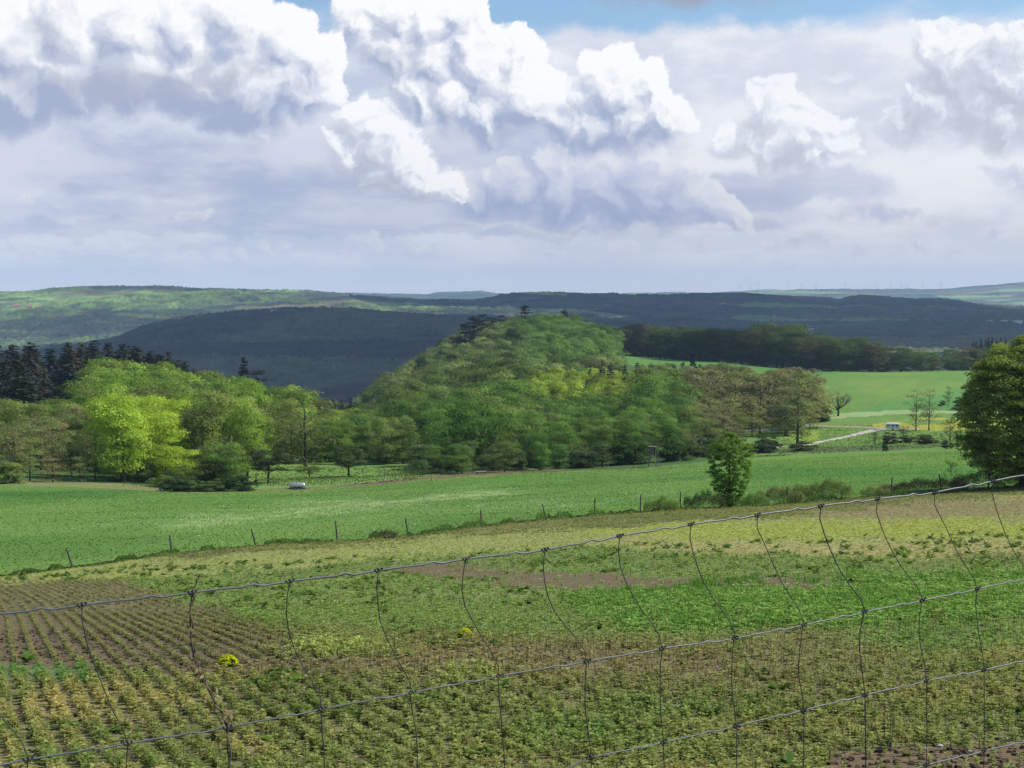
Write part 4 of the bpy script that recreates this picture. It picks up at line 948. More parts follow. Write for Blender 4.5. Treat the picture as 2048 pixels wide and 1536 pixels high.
def blade_quads(C, rng, hgt, wid, lean=.35):
    n = len(C); a = rng.uniform(0, 6.283, n); h = hgt * rng.uniform(.6, 1.3, n); w = wid * rng.uniform(.7, 1.3, n)
    dx, dy = np.cos(a), np.sin(a); la = rng.uniform(0, 6.283, n); lx, ly = np.cos(la) * h * lean * rng.rand(n), np.sin(la) * h * lean * rng.rand(n)
    V = np.stack([C - np.stack([dx * w, dy * w, 0 * w], 1) * .5, C + np.stack([dx * w, dy * w, 0 * w], 1) * .5,
                  C + np.stack([lx + dx * w * .2, ly + dy * w * .2, h], 1), C + np.stack([lx - dx * w * .2, ly - dy * w * .2, h], 1)], 1).reshape(-1, 3)
    return V, np.arange(4 * n).reshape(n, 4)
HB = 'bushes along the meadow fence'
clump('bush', 1645, 126, 124, 36, (.110, .150, .046), 'largest leafy bush in the hedge right of the young maple', seed=3, n=7000, group=HB, depth=1.3)
clump('bush', 1560, 125, 100, 29, (.120, .145, .055), 'pale brownish leafy bush between the maple and the largest hedge bush', seed=4, n=4500, group=HB)
clump('bush', 1510, 123, 70, 22, (.105, .175, .055), 'low bright leafy bush at the right foot of the maple', seed=5, n=2400, group=HB)
clump('bush', 1412, 120, 84, 32, (.045, .065, .026), 'dark grassy bush at the left foot of the maple', seed=6, n=4200, group=HB, leaf=.06)
clump('bush', 1325, 118, 72, 24, (.110, .165, .045), 'yellow green low bush left of the dark grassy one', seed=7, n=2400, group=HB)
clump('bush', 1755, 130, 60, 18, (.120, .150, .055), 'small leafy bush right of the largest hedge bush', seed=8, n=1500, group=HB)
clump('bramble_bush', 1850, 131, 180, 28, (.110, .085, .050), 'brown bramble thicket below the orange sapling', seed=9, n=6500, group=HB)
clump('bramble_bush', 1980, 134, 140, 34, (.075, .075, .045), 'dark bramble thicket under the big tree', seed=10, n=6000, group=HB)
clump('bush', 765, 102, 58, 15, (.075, .085, .040), 'dark weedy clump in the middle of the field edge', seed=11, n=1900, group=HB, leaf=.06)
clump('bush', 2090, 136, 120, 40, (.065, .070, .040), 'dark bush beyond the right edge under the big tree', seed=12, n=3000, group=HB)

# weeds along the fence line, too many to count
rng = np.random.RandomState(44); n = 54000
xs = rng.uniform(-320, 2380, n); off = rng.normal(size=n) * .42 - .45; Dm = hedge_D(xs) + off
X_ = (xs - 1024) / F * Dm; Zg = height(X_, Dm)
lump = fbm(xs / 34, xs * 0 + 3, o=3, seed=91); hh = (.10 + .42 * sstep(lump, .42, .72)) * (.6 + .6 * sstep(xs, 300, 1100)) * np.exp(-((off + .45) / .65) ** 2)
C = np.stack([X_, Dm, Zg + hh * rng.rand(n) ** .6], 1); N = rng.normal(size=(n, 3)) * .5 + (0, -.2, .8)
v, f = leaf_quads(C, N, .095, rng, jit=.4)
cw = np.array((.060, .105, .032))[None] * (1 - sstep(lump, .4, .7))[:, None] + np.array((.100, .175, .042))[None] * sstep(lump, .4, .7)[:, None]
cw = cw * rng.uniform(.65, 1.35, (n, 1)) * (1 - .0 * xs[:, None])
o = mesh_np('hedge_weeds', v, f, LEAFC, attrs={'tint': np.repeat(cw, 4, 0)}); tag(o, 'ragged strip of green weeds growing along the meadow fence', kind='stuff')

# ------------------------------------------------------------------ the crop: small upright plants, leaf whorls on short stems
def crop_template(seed, whorls=3, leaves=4):
    rng = np.random.RandomState(seed); V = []; Fq = []; n = 0
    h = 1.0; w = .05
    for a in (0, math.pi / 2):
        d = np.array((math.cos(a), math.sin(a), 0)) * w; V.append(np.array([-d, d, d * .6 + (0, 0, h * .9), -d * .6 + (0, 0, h * .9)])); Fq.append([n, n+1, n+2, n+3]); n += 4
    for k in range(whorls):
        z = h * (.35 + .6 * k / max(1, whorls - 1)) ; L = .46 * (1.15 - .35 * k / whorls)
        for j in range(leaves):
            a = 6.283 * j / leaves + k * .8 + rng.normal() * .25; d = np.array((math.cos(a), math.sin(a), 0)); s = np.array((-d[1], d[0], 0)); up = rng.uniform(.05, .5)
            p0 = np.array((0, 0, z)); m = p0 + d * L * .55 + (0, 0, L * up * .6); e = p0 + d * L + (0, 0, L * (up - .15))
            V.append(np.array([p0, m + s * .15, e, m - s * .15])); Fq.append([n, n+1, n+2, n+3]); n += 4
    return np.vstack(V), np.array(Fq)
def scatter(name, tmpl, X, Y, Zs, S, C, W=None, rng=None, mat_=None, label=None, sink=0.0, dark=.55):
    Vs = []; Fs = []; Ts = []; n = 0; pick = rng.randint(len(tmpl), size=len(X)); a = rng.uniform(0, 6.283, len(X)); W = S if W is None else W
    for k, (V, Fq) in enumerate(tmpl):
        i = np.where(pick == k)[0]
        if not len(i): continue
        ca, sa = np.cos(a[i])[:, None], np.sin(a[i])[:, None]
        vx = (V[None, :, 0] * ca - V[None, :, 1] * sa) * W[i][:, None] + X[i][:, None]; vy = (V[None, :, 0] * sa + V[None, :, 1] * ca) * W[i][:, None] + Y[i][:, None]
        vz = V[None, :, 2] * S[i][:, None] + Zs[i][:, None] - sink
        v = np.stack([vx, vy, vz], -1).reshape(-1, 3).astype(np.float32); m = len(V)
        f = (Fq[None] + (np.arange(len(i)) * m)[:, None, None]).reshape(-1, 4) + n; n += len(v); Vs.append(v); Fs.append(f)
        q = m // 4; lv = rng.uniform(.60, 1.42, (len(i), q)); lv = np.repeat(lv, 4, axis=1)
        Ts.append((C[i][:, None, :] * lv[..., None]).reshape(-1, 3).astype(np.float32))
    o = mesh_np(name, np.vstack(Vs), np.vstack(Fs), mat_ or LEAFC, attrs={'tint': np.vstack(Ts)}); tag(o, label, kind='stuff'); return o
def field_pts(D0, D1, per_m2, rng, xlo=-300, xhi=2340):
    area = (D1 ** 2 - D0 ** 2) / 2 * (xhi - xlo) / F; n = int(area * per_m2)
    D = np.sqrt(rng.uniform(D0 ** 2, D1 ** 2, n)); x = rng.uniform(xlo, xhi, n); X = (x - 1024) / F * D
    return X, D, x
RC = np.random.RandomState(17)
TM = [crop_template(i, 3, 4) for i in range(4)]; TM2 = [crop_template(10 + i, 2, 3) for i in range(3)]
def crop(name, D0, D1, per, tm, hs, ws, label):
    X, Y, x = field_pts(D0, D1, per, RC)
    g_, dens, c, hg, rowph, rows, band = field_cover(X, Y)
    # pull plants on to their rows
    ph = rowph - np.round(rowph); pull = ph * .29 * lerp(.40, .88, rows); X = X - ROWN[0] * pull; Y = Y - ROWN[1] * pull
    keep = (RC.rand(len(X)) < dens) & (Y < hedge_D(x) - .9)
    X, Y, c, hg, band = X[keep], Y[keep], c[keep], hg[keep], band[keep]
    n = len(X); k = RC.uniform(.72, 1.32, n); sp = RC.rand(n)
    c = c * k[:, None] * 1.08; c = np.where((sp < .05)[:, None], np.array((.30, .27, .13))[None], c); c = np.where(((sp > .05) & (sp < .12))[:, None], c * np.array((.55, .62, .6))[None], c)
    S = hs * hg * RC.uniform(.6, 1.3, n)
    return scatter(name, tm, X, Y, height(X, Y), S, c, np.full(n, ws) * RC.uniform(.8, 1.25, n) * np.clip(hg, .8, 1.2), RC, label=label, sink=.005)
crop('crop_plants', 12.5, 21, 135, TM, .115, .095, 'knee low yellowing green crop plants of the near field')
crop('crop_plants_beyond', 21, 38, 72, TM2, .125, .13, 'olive green crop plants in the middle of the field')
crop('crop_plants_far', 38, 134, 16, TM2, .13, .21, 'low green crop plants in the far part of the field')

# weeds with broad leaves, in loose groups, and clods of earth
def rosette(seed):
    rng = np.random.RandomState(seed); V = []; Fq = []; n = 0
    for j in range(14):
        a = rng.uniform(0, 6.28); d = np.array((math.cos(a), math.sin(a), 0)); s = np.array((-d[1], d[0], 0)); L = rng.uniform(.5, 1.0); up = rng.uniform(.15, 1.2); z = rng.uniform(0, .5)
        p0 = np.array((0, 0, z)); m = p0 + d * L * .5 + (0, 0, L * up * .5); e = p0 + d * L + (0, 0, L * up * .6); V.append(np.array([p0, m + s * .22, e, m - s * .22])); Fq.append([n, n+1, n+2, n+3]); n += 4
    return np.vstack(V), np.array(Fq)
X, Y, x = field_pts(13, 75, 2.6, RC); gr = fbm(X * .9, Y * .7, o=3, seed=111); _, dn_, _, _, _, ro_, _ = field_cover(X, Y); kp = (gr > .60) & (Y < hedge_D(x) - 3) & (dn_ > .3) & (ro_ < .5); X, Y, gr = X[kp], Y[kp], gr[kp]; n = len(X)
cw = np.array((.075, .150, .040))[None] * (1 - RC.rand(n, 1) * .5) + np.array((.12, .15, .03))[None] * RC.rand(n, 1)
S = RC.uniform(.06, .17, n) * np.where(Y > 35, 1.5, 1); scatter('broad_weeds', [rosette(i) for i in range(4)], X, Y, height(X, Y), S, cw, S * 1.25, RC, label='dark broad leafed weeds in loose groups among the crop')
ct = []
for i in range(3):
    r_ = np.random.RandomState(50 + i); b_ = np.array([(-1,-1,0),(1,-1,0),(1,1,0),(-1,1,0),(-.6,-.6,.9),(.6,-.6,.9),(.6,.6,.9),(-.6,.6,.9)]) * (1 + r_.uniform(-.3, .3, (8, 3)))
    f_ = [(0,1,5,4),(1,2,6,5),(2,3,7,6),(3,0,4,7),(4,5,6,7)]; V_ = np.vstack([b_[list(q_)] for q_ in f_]); ct.append((V_, np.arange(20).reshape(5, 4)))
X, Y, x = field_pts(12.5, 30, 95, RC); gc, dens, c_, hg, ph_, rows_, bnd = field_cover(X, Y); kp = (RC.rand(len(X)) < np.where(dens < .3, .9, .16 + .3 * (rows_ > .5))) & (bnd < .5); X, Y, gc = X[kp], Y[kp], gc[kp]; n = len(X)
S = RC.uniform(.25, 1, n) ** 2 * .038 + .006; scatter('earth_clods', ct, X, Y, height(X, Y), S * .8, np.array((.15, .115, .080))[None] * RC.uniform(.6, 1.25, (n, 1)), S, RC, mat_=None, label='crumbly clods of brown earth between the crop plants', sink=.004)

# dry stalks standing among the crop
X, Y, x = field_pts(13, 40, 3.0, RC); n1 = fbm(X * .6, Y * .6, o=3, seed=95); kp = n1 > .5; X, Y = X[kp], Y[kp]
C = np.stack([X, Y, height(X, Y)], 1); v, f = blade_quads(C, RC, .17, .006, .9)
o = mesh_np('dry_stalks', v, f, LEAFC, attrs={'tint': np.repeat(np.array((.34, .29, .18))[None] * RC.uniform(.6, 1.2, (len(C), 1)), 4, 0)}); tag(o, 'pale dry stalks scattered through the crop', kind='stuff')

# taller lush weeds in bands
X, Y, x = field_pts(20, 60, 26, RC); px, py = project(X, Y, height(X, Y)); px = px + (fbm(X, Y * .6, o=2, seed=97) - .5) * 70; py = py + (fbm(X * .9, Y * .5, o=2, seed=98) - .5) * 26
lu = inpoly(px, py, [(1120,1200),(1400,1172),(2300,1140),(2300,1215),(1800,1240),(1500,1262),(1250,1262)]) & (fbm(X * .8, Y * .8, o=3, seed=99) > .46)
pl = (blob(px, py, 680, 1302, 100, 12) + blob(px, py, 740, 1296, 40, 10) > .5)
pl2 = (blob(px, py, 925, 1355, 70, 14) > .55) & (fbm(X * 2, Y * 2, o=2, seed=100) > .5)
for msk, cc_, hh_, nm, lb in ((lu, (.130, .275, .055), .22, 'lush_grass', 'bright tall grass tufts in the right half of the field'), (pl | pl2, (.30, .36, .12), .19, 'pale_grass', 'pale yellow green grass tufts in the middle of the field')):
    Xs, Ys = X[msk], Y[msk]; C = np.repeat(np.stack([Xs, Ys, height(Xs, Ys)], 1), 5, 0) + RC.normal(size=(len(Xs) * 5, 3)) * np.array((.04, .04, 0)); v, f = blade_quads(C, RC, hh_, .022, .8)
    o = mesh_np(nm, v, f, LEAFC, attrs={'tint': np.repeat(np.array(cc_)[None] * RC.uniform(.6, 1.35, (len(C), 1)), 4, 0)}); tag(o, lb, kind='stuff')

# meadow: tufts and flower heads
X, Y, x = field_pts(68, 262, 4, RC); kp = (Y > hedge_D(x) + .2) & (Y < back_D(x)); X, Y, x = X[kp], Y[kp], x[kp]
mc, fl = meadow_cover(X, Y); n = len(X)
C = np.stack([X, Y, height(X, Y) - .02], 1); v, f = blade_quads(C, RC, .075, .13, 1.0)
mc = mc * RC.uniform(.90, 1.14, (n, 1)); o = mesh_np('meadow_tufts', v, f, LEAFC, attrs={'tint': np.repeat(mc, 4, 0)}); tag(o, 'uneven tufts of bright green meadow grass', kind='stuff')
isf = RC.rand(n) < (.006 + .24 * fl) * (.4 + 1.2 * (fbm(X * .3, Y * .2, o=3, seed=101) > .5)); Cf = C[isf] + np.stack([RC.normal(size=isf.sum()) * .1, 0 * X[isf], RC.uniform(.2, .34, isf.sum())], 1)
v, f = leaf_quads(Cf, np.tile((0, -.6, .8), (len(Cf), 1)), .12, RC, jit=.3)
o = mesh_np('meadow_flowers', v, f, LEAFC, attrs={'tint': np.repeat(np.array((.62, .66, .42))[None] * RC.uniform(.7, 1.1, (len(Cf), 1)), 4, 0)}); tag(o, 'pale seed heads of dandelions in drifts across the meadow', kind='stuff')
# grass on the pasture beyond
X, Y, x = field_pts(235, 430, .9, RC); kp = (Y > back_D(x)) & (((x > 495) & (x < 860) & (Y < 305)) | (x > 1480)); X, Y = X[kp], Y[kp]
oc_ = outer_cover(X, Y, Y, (X / Y) * F + 1024); C = np.stack([X, Y, height(X, Y) - .02], 1); v, f = blade_quads(C, RC, .14, .45, .9)
o = mesh_np('pasture_tufts', v, f, LEAFC, attrs={'tint': np.repeat(oc_ * RC.uniform(.75, 1.3, (len(C), 1)), 4, 0)}); tag(o, 'grass tufts of the orchard and the pasture by the track', kind='stuff')

# flowering clumps
def spurge(x, y, wpx, hpx, label, seed):
    p = hit(x, y, 12, 60); k = p.y / F; rng = np.random.RandomState(seed); root = empty('flowering_plant', p); W_ = wpx * k / 2; H_ = hpx * k
    n = 420; a = rng.uniform(0, 6.283, n); t = np.sqrt(rng.rand(n)); X = np.cos(a) * t * W_; Y = np.sin(a) * t * W_ * .9; Zt = H_ * np.sqrt(1 - (t * .93) ** 2)
    C = np.stack([X * .9, Y * .9, Zt * rng.uniform(.15, .85, n)], 1); v, f = leaf_quads(C, C + (0, 0, .1), .032, rng); o = mesh_np('leaves', v, f, LEAF, root, {'tint': np.repeat(rng.uniform(.6, 1.2, n), 4)}); o.color = (.10, .17, .03, 1)
    m = 240; C = np.stack([X[:m], Y[:m], Zt[:m] * rng.uniform(.9, 1.05, m)], 1); v, f = leaf_quads(C, C * (1, 1, 2) + (0, 0, .1), .036, rng, asp=1, jit=.2); o = mesh_np('flowers', v, f, LEAF, root, {'tint': np.repeat(rng.uniform(.75, 1.15, m), 4)}); o.color = (.56, .60, .02, 1)
    tag(root, label, 'plant')
spurge(456, 1336, 44, 26, 'round cushion of bright yellow green flowers among the crop on the left', 5)
spurge(930, 1277, 30, 20, 'smaller yellow flowering clump near the middle of the field', 6)
spurge(972, 1275, 22, 12, 'faint yellow flowering plant right beside the middle clump', 7)
# ------------------------------------------------------------------ the wire mesh fence close in front
WIRE = mat('galvanised wire', (.125, .13, .13), .5, .15, 60, 0, .35, .4); WIRED = mat('dull wire', (.055, .055, .055), .65, .3, 60, 0, .3, .3)
TOP = [(164,1210),(385,1185),(580,1163),(757,1141),(932,1118),(1090,1100),(1240,1072),(1382,1049),(1515,1030),(1642,1012),(1755,998),(1870,985),(1987,962)]
SEC = [(256,1487),(455,1455),(645,1418),(825,1385),(1000,1352),(1175,1323),(1325,1297),(1470,1277),(1608,1250),(1730,1224),(1845,1201),(1955,1178),(2056,1156)]
THI = [(268,1740),(470,1700),(652,1662),(838,1625),(1012,1585),(1182,1515),(1327,1485),(1472,1452),(1608,1420),(1730,1390),(1853,1362),(1968,1340),(2070,1316)]
FOU = [(None)] * 13
def fY(k): return 2.12 + .066 * k
def wpt(x, y, k): return Vector(P(x, y, fY(k)))
def ext(lst, k):
    if 0 <= k < 13: return lst[k]
    i, j = (0, 1) if k < 0 else (12, 11); m = k if k < 0 else k - 12
    g_ = abs(m) * (1 + .06 * (m if m < 0 else -m) * -1 * (1 if k < 0 else -1)) if False else abs(m)
    (xa, ya), (xb, yb) = lst[i], lst[j]; return (xa + (xa - xb) * g_, ya + (ya - yb) * g_)
KS = list(range(-7, 22))
froot = empty('wire_fence', (.0, 2.3, -1.65)); tag(froot, 'sagging galvanised wire mesh fence crossing the foreground', 'fence')
frI = Matrix.Translation(-froot.location)
def rel(p): return frI @ p
FO = [ (x + 4, y + (210 - 6 * i)) for i, (x, y) in enumerate(THI)]
FO[10:] = [(1853,1530),(1968,1502),(2070,1478)]; FO[5:10] = [(1186,1722),(1330,1680),(1474,1640),(1606,1602),(1731,1566)]
LINES = [TOP, SEC, THI, FO]
for li, L in enumerate(LINES):
    rows = []
    for k in KS:
        p = wpt(*ext(L, k), k); q = wpt(*ext(L, k + 1), k + 1)
        rows.append(p)
        # the crimp between two knots
        d = q - p; s = .0022 if li == 0 else .0017
        if k < KS[-1]:
            for t, o in ((.30, -.25), (.50, .25), (.62, -1.0), (.72, .9), (.86, .35)): rows.append(p + d * t + Vector((0, 0, -s * o)))
    b = MB(); b.tube([rel(p) for p in rows], (.0017, .0014, .0013, .0013)[li], 7); b.build('horizontal_wire', WIRE, froot, smooth=True)
b = MB()
for li in (1, 2):       # lower lines down to the ground, below the picture
    pass
zlow = [.30, .52]
for dz in zlow:
    rows = [wpt(*ext(FO, k), k) - Vector((0, 0, dz)) for k in KS]; b = MB(); b.tube([rel(p) for p in rows], .0016, 5); b.build('horizontal_wire', WIRE, froot, smooth=True)
MID = {0: [(166,1250),(178,1300),(195,1345),(225,1420)], 1: [(380,1230),(384,1300),(400,1345),(430,1405)], 2: [(573,1235),(590,1300)], 3: [(758,1230),(790,1310)], 4: [(924,1190),(950,1250)], 5: [(1090,1170),(1105,1215)],
       6: [(1240,1130),(1265,1190)], 7: [(1385,1100),(1410,1170)], 8: [(1530,1090),(1565,1168)], 9: [(1655,1085),(1685,1150)], 10: [(1765,1060),(1800,1130)], 11: [(1890,1050),(1920,1115)], 12: [(2000,1040),(2026,1100)]}
MID2 = {0: [], 1: [(456,1500)], 2: [(648,1500)], 3: [(833,1470)], 4: [(1003,1440)], 5: [(1170,1400)], 6: [(1320,1400)], 7: [(1463,1360)], 8: [(1597,1340)], 9: [(1718,1270),(1725,1350)], 10: [(1838,1260)], 11: [(1955,1250)], 12: [(2058,1240)]}
def knot(par, p, s=1.0):
    b = MB(); d = Vector((1, .45, .1)).normalized()
    pts = []
    for i in range(15):
        a = i * .95; pts.append(p + d * (.0075 * (i / 14 - .5) * 2 * s) + (Vector((0, 0, 1)) * math.cos(a) + Vector((.4, -.9, 0)) * math.sin(a)) * .0035 * s)
    b.tube(pts, .0013 * s, 5); b.build('knot', WIRED, par, smooth=True)
for k in KS:
    t, s2, t3, f4 = (ext(L, k) for L in LINES); hook = t[0] - 4 if k != 1 else t[0] - 2
    pts = [wpt(t[0], t[1] - 2, k), wpt(hook, t[1] + 10, k)]
    if k in MID: pts += [wpt(x, y, k) for x, y in MID[k]]
    else: pts += [wpt(t[0] + (s2[0] - t[0]) * f + 10 * 0, t[1] + (s2[1] - t[1]) * g_, k) for f, g_ in ((.05, .3), (.35, .6))]
    pts.append(wpt(s2[0], s2[1], k)); pts.append(wpt(s2[0] - 4, s2[1] + 14, k))
    if k in MID2: pts += [wpt(x, y, k) for x, y in MID2[k]]
    pts.append(wpt(t3[0], t3[1], k)); pts.append(wpt(f4[0], f4[1], k)); e = pts[-1]; pts += [e - Vector((0, 0, .30)), e - Vector((0, 0, .52)), e - Vector((0, 0, .66))]
    # smooth curve through the bends
    A = np.array([p[:] for p in pts]); tt = np.concatenate([[0], np.cumsum(np.linalg.norm(np.diff(A, axis=0), axis=1))]); q = np.linspace(0, tt[-1], 46)
    sm = np.stack([pchip(tt, A[:, j], q) for j in range(3)], 1)
    b = MB(); b.tube([rel(Vector(p)) for p in sm], .00095 if k not in (9, 1) else .0012, 5); vw = b.build('vertical_wire', WIRED, froot, smooth=True)
    for L in (t, s2, t3, f4): knot(vw, rel(wpt(L[0], L[1], k)), rnd.uniform(.75, .95))
# fence posts that carry it, beyond both sides of the picture
for k in (-7, 21):
    p = wpt(*ext(TOP, k), k); gz = h1(p.x, p.y) - .1; b = MB(); b.tube([rel(Vector((p.x, p.y + .05, gz))), rel(Vector((p.x, p.y + .05, p.z + .12)))], [.05, .045], 10); b.build('post', BARKP, froot, smooth=True)
# dead bindweed wound up one stay
def vine():
    rng = np.random.RandomState(3); path = [wpt(400,1150,1), wpt(392,1165,1), wpt(386,1190,1), wpt(383,1240,1), wpt(386,1290,1), wpt(392,1320,1), wpt(402,1345,1), wpt(418,1375,1), wpt(433,1410,1), wpt(448,1435,1), wpt(455,1460,1), wpt(460,1536,1)]
    A = np.array([p[:] for p in path]); tt = np.linspace(0, 1, len(A)); q = np.linspace(0, 1, 120); sm = np.stack([pchip(tt, A[:, j], q) for j in range(3)], 1)
    b = MB(); pts = [Vector(p) + Vector((math.cos(i * .55), math.sin(i * .55), 0)) * (.0022 if i > 22 else .0009) for i, p in enumerate(sm)]
    root = empty('dead_vine', sm[-1]); M = -Vector(sm[-1]); b.tube([p + M for p in pts], [.0009 + .0010 * (abs(math.sin(i * .23)) ** 3) for i in range(120)], 5); b.build('stem', mat('dry stem', (.12, .085, .06), .9, .4, 80), root, smooth=True)
    C = []
    for i in range(30, 110, 3): C.append(sm[i] + rng.normal(size=3) * .006 + np.array(M))
    C = np.array(C); v, f = leaf_quads(C, rng.normal(size=C.shape), .013, rng, asp=.45); o = mesh_np('dry_leaves', v, f, LEAF, root, {'tint': np.repeat(rng.uniform(.6, 1.3, len(C)), 4)}); o.color = (.26, .19, .13, 1)
    tag(root, 'dry brown vine wound up the second upright wire from the left', 'vine')
vine()
# tall dead stalk by the lower right of the mesh
def stalks():
    p = hit(1765, 1500, 8, 40); k = p.y / F; root = empty('dead_weed', p); b = MB(); rng = random.Random(4)
    for (x0, x1, h_, bend) in ((0, -18, 92, -6), (14, 10, 118, 4), (4, 2, 108, 0), (16, 22, 100, 3)):
        q = [Vector((x0 * k, 0, 0)), Vector(((x0 + x1) / 2 * k + bend * k, 0, h_ * .5 * k)), Vector((x1 * k, 0, h_ * k))]; b.tube(q, [.006, .004, .002], 5)
        for j in range(5):
            s = q[1].lerp(q[2], rng.random()); b.tube([s, s + Vector((rng.uniform(-9, 9) * k, rng.uniform(-.03, .03), rng.uniform(4, 12) * k))], [.002, .001], 4)
    b.build('stems', mat('dead stalk', (.16, .14, .11), .9, .4, 30), root); tag(root, 'tall dead weed stalks standing in the crop behind the mesh at lower right', 'weed')
stalks()

# ------------------------------------------------------------------ old post fence between field and meadow
POSTM = mat('weathered post', (.095, .085, .070), .95, .35, 8, .6)
pr = at(960, 105); pf = empty('post_fence', pr); tag(pf, 'old leaning wooden posts with thin wires along the meadow edge', 'fence')
PF = [(-300,1180,1222,2),(-75,1118,1160,1),(137,1095,1135,-12),(337,1070,1112,-3),(507,1058,1098,-8),(672,1041,1088,-4),(815,1036,1063,-6),(962,1020,1055,-1),(1093,1008,1050,-8),(1190,996,1038,1),(1282,990,1030,1),(1362,983,1022,1),(1580,972,1012,-3),(1688,962,1005,-2),(1788,954,996,0),(1888,948,988,-5),(1982,944,982,3),(2110,930,970,0),(2230,915,955,2),(2350,900,940,-2)]
tops = []
for x, yt, yb, lean in PF:
    D = float(hedge_D(x)) + .15; p = at(x, D); k = D / F; h = (project(*p)[1] - yt) * k; h = min(max(h, .9), 1.75); b = MB(); M = p - pr
    tp = Vector((lean * k, 0, h)); w = .062 if x < 1600 else .075
    b.tube([M - Vector((0, 0, .3)), M, M + tp * .55 + Vector((.01, 0, 0)), M + tp], [w, w * .95, w * .9, w * .82], 8); b.build('post', POSTM, pf, smooth=False); tops.append(M + tp)
for f_ in (.88, .55):
    b = MB(); rows = []
    for i in range(len(tops) - 1):
        D0_, D1_ = tops[i], tops[i+1]
        for t in (0, .33, .66): q = D0_.lerp(D1_, t); rows.append(q - Vector((0, 0, (1 - f_) * 1.2 + .04 * math.sin(t * math.pi))))
    b.tube(rows, .0022, 4); b.build('wire', WIRED, pf)

# ------------------------------------------------------------------ things around the meadow
def tank_trailer():
    p = hit(592, 979, 150, 300); p = at(592, 224); k = 224 / F; root = empty('water_trailer', p, math.radians(4)); zinc = mat('zinc', (.50, .50, .54), .35, .15, 3, 0, .7, .5); rub = mat('rubber', (.02, .02, .02), .9); dk = mat('chassis', (.08, .08, .085), .7)
    L, R = 2.35, .42; zc = .62; n = 20; b = MB(); V = []; prof = [(-L/2, .02), (-L/2 - .0, .24), (-L/2 + .05, .36), (-L/2 + .16, R), (L/2 - .16, R), (L/2 - .05, .36), (L/2, .24), (L/2, .02)]
    o = 0
    for x, r in prof:
        for i in range(n): a = 6.283 * i / n; V.append((x, math.cos(a) * r, zc + math.sin(a) * r))
    Fc = [(i * n + j, i * n + (j + 1) % n, (i + 1) * n + (j + 1) % n, (i + 1) * n + j) for i in range(len(prof) - 1) for j in range(n)]
    Fc += [tuple(range(n))[::-1], tuple((len(prof) - 1) * n + i for i in range(n))]; b.add(V, Fc); tk = b.build('tank', zinc, root, smooth=True)
    b = MB(); b.tube([(0, 0, zc + R - .02), (0, 0, zc + R + .07)], .16, 12); b.build('hatch', zinc, tk)
    b = MB(); b.box((0, .38, .17), (L + .25, .07, .09)); b.box((0, -.38, .17), (L + .25, .07, .09)); b.box((-.7, 0, .19), (.08, .7, .12)); b.box((.7, 0, .19), (.08, .7, .12)); b.tube([(-L/2 - .1, 0, .2), (-L/2 - .9, 0, .25)], .035, 6); b.build('frame', dk, root)
    for sx in (-.35, .35):
        for sy in (-.52, .52):
            b = MB(); b.tube([(sx, sy - .08, .22), (sx, sy + .08, .22)], .22, 16); w = b.build('wheel', rub, root); b = MB(); b.tube([(sx, sy - .085, .22), (sx, sy + .085, .22)], .10, 10); b.build('rim', zinc, w)
    tag(root, 'grey metal water tank trailer parked at the far edge of the meadow', 'trailer')
tank_trailer()
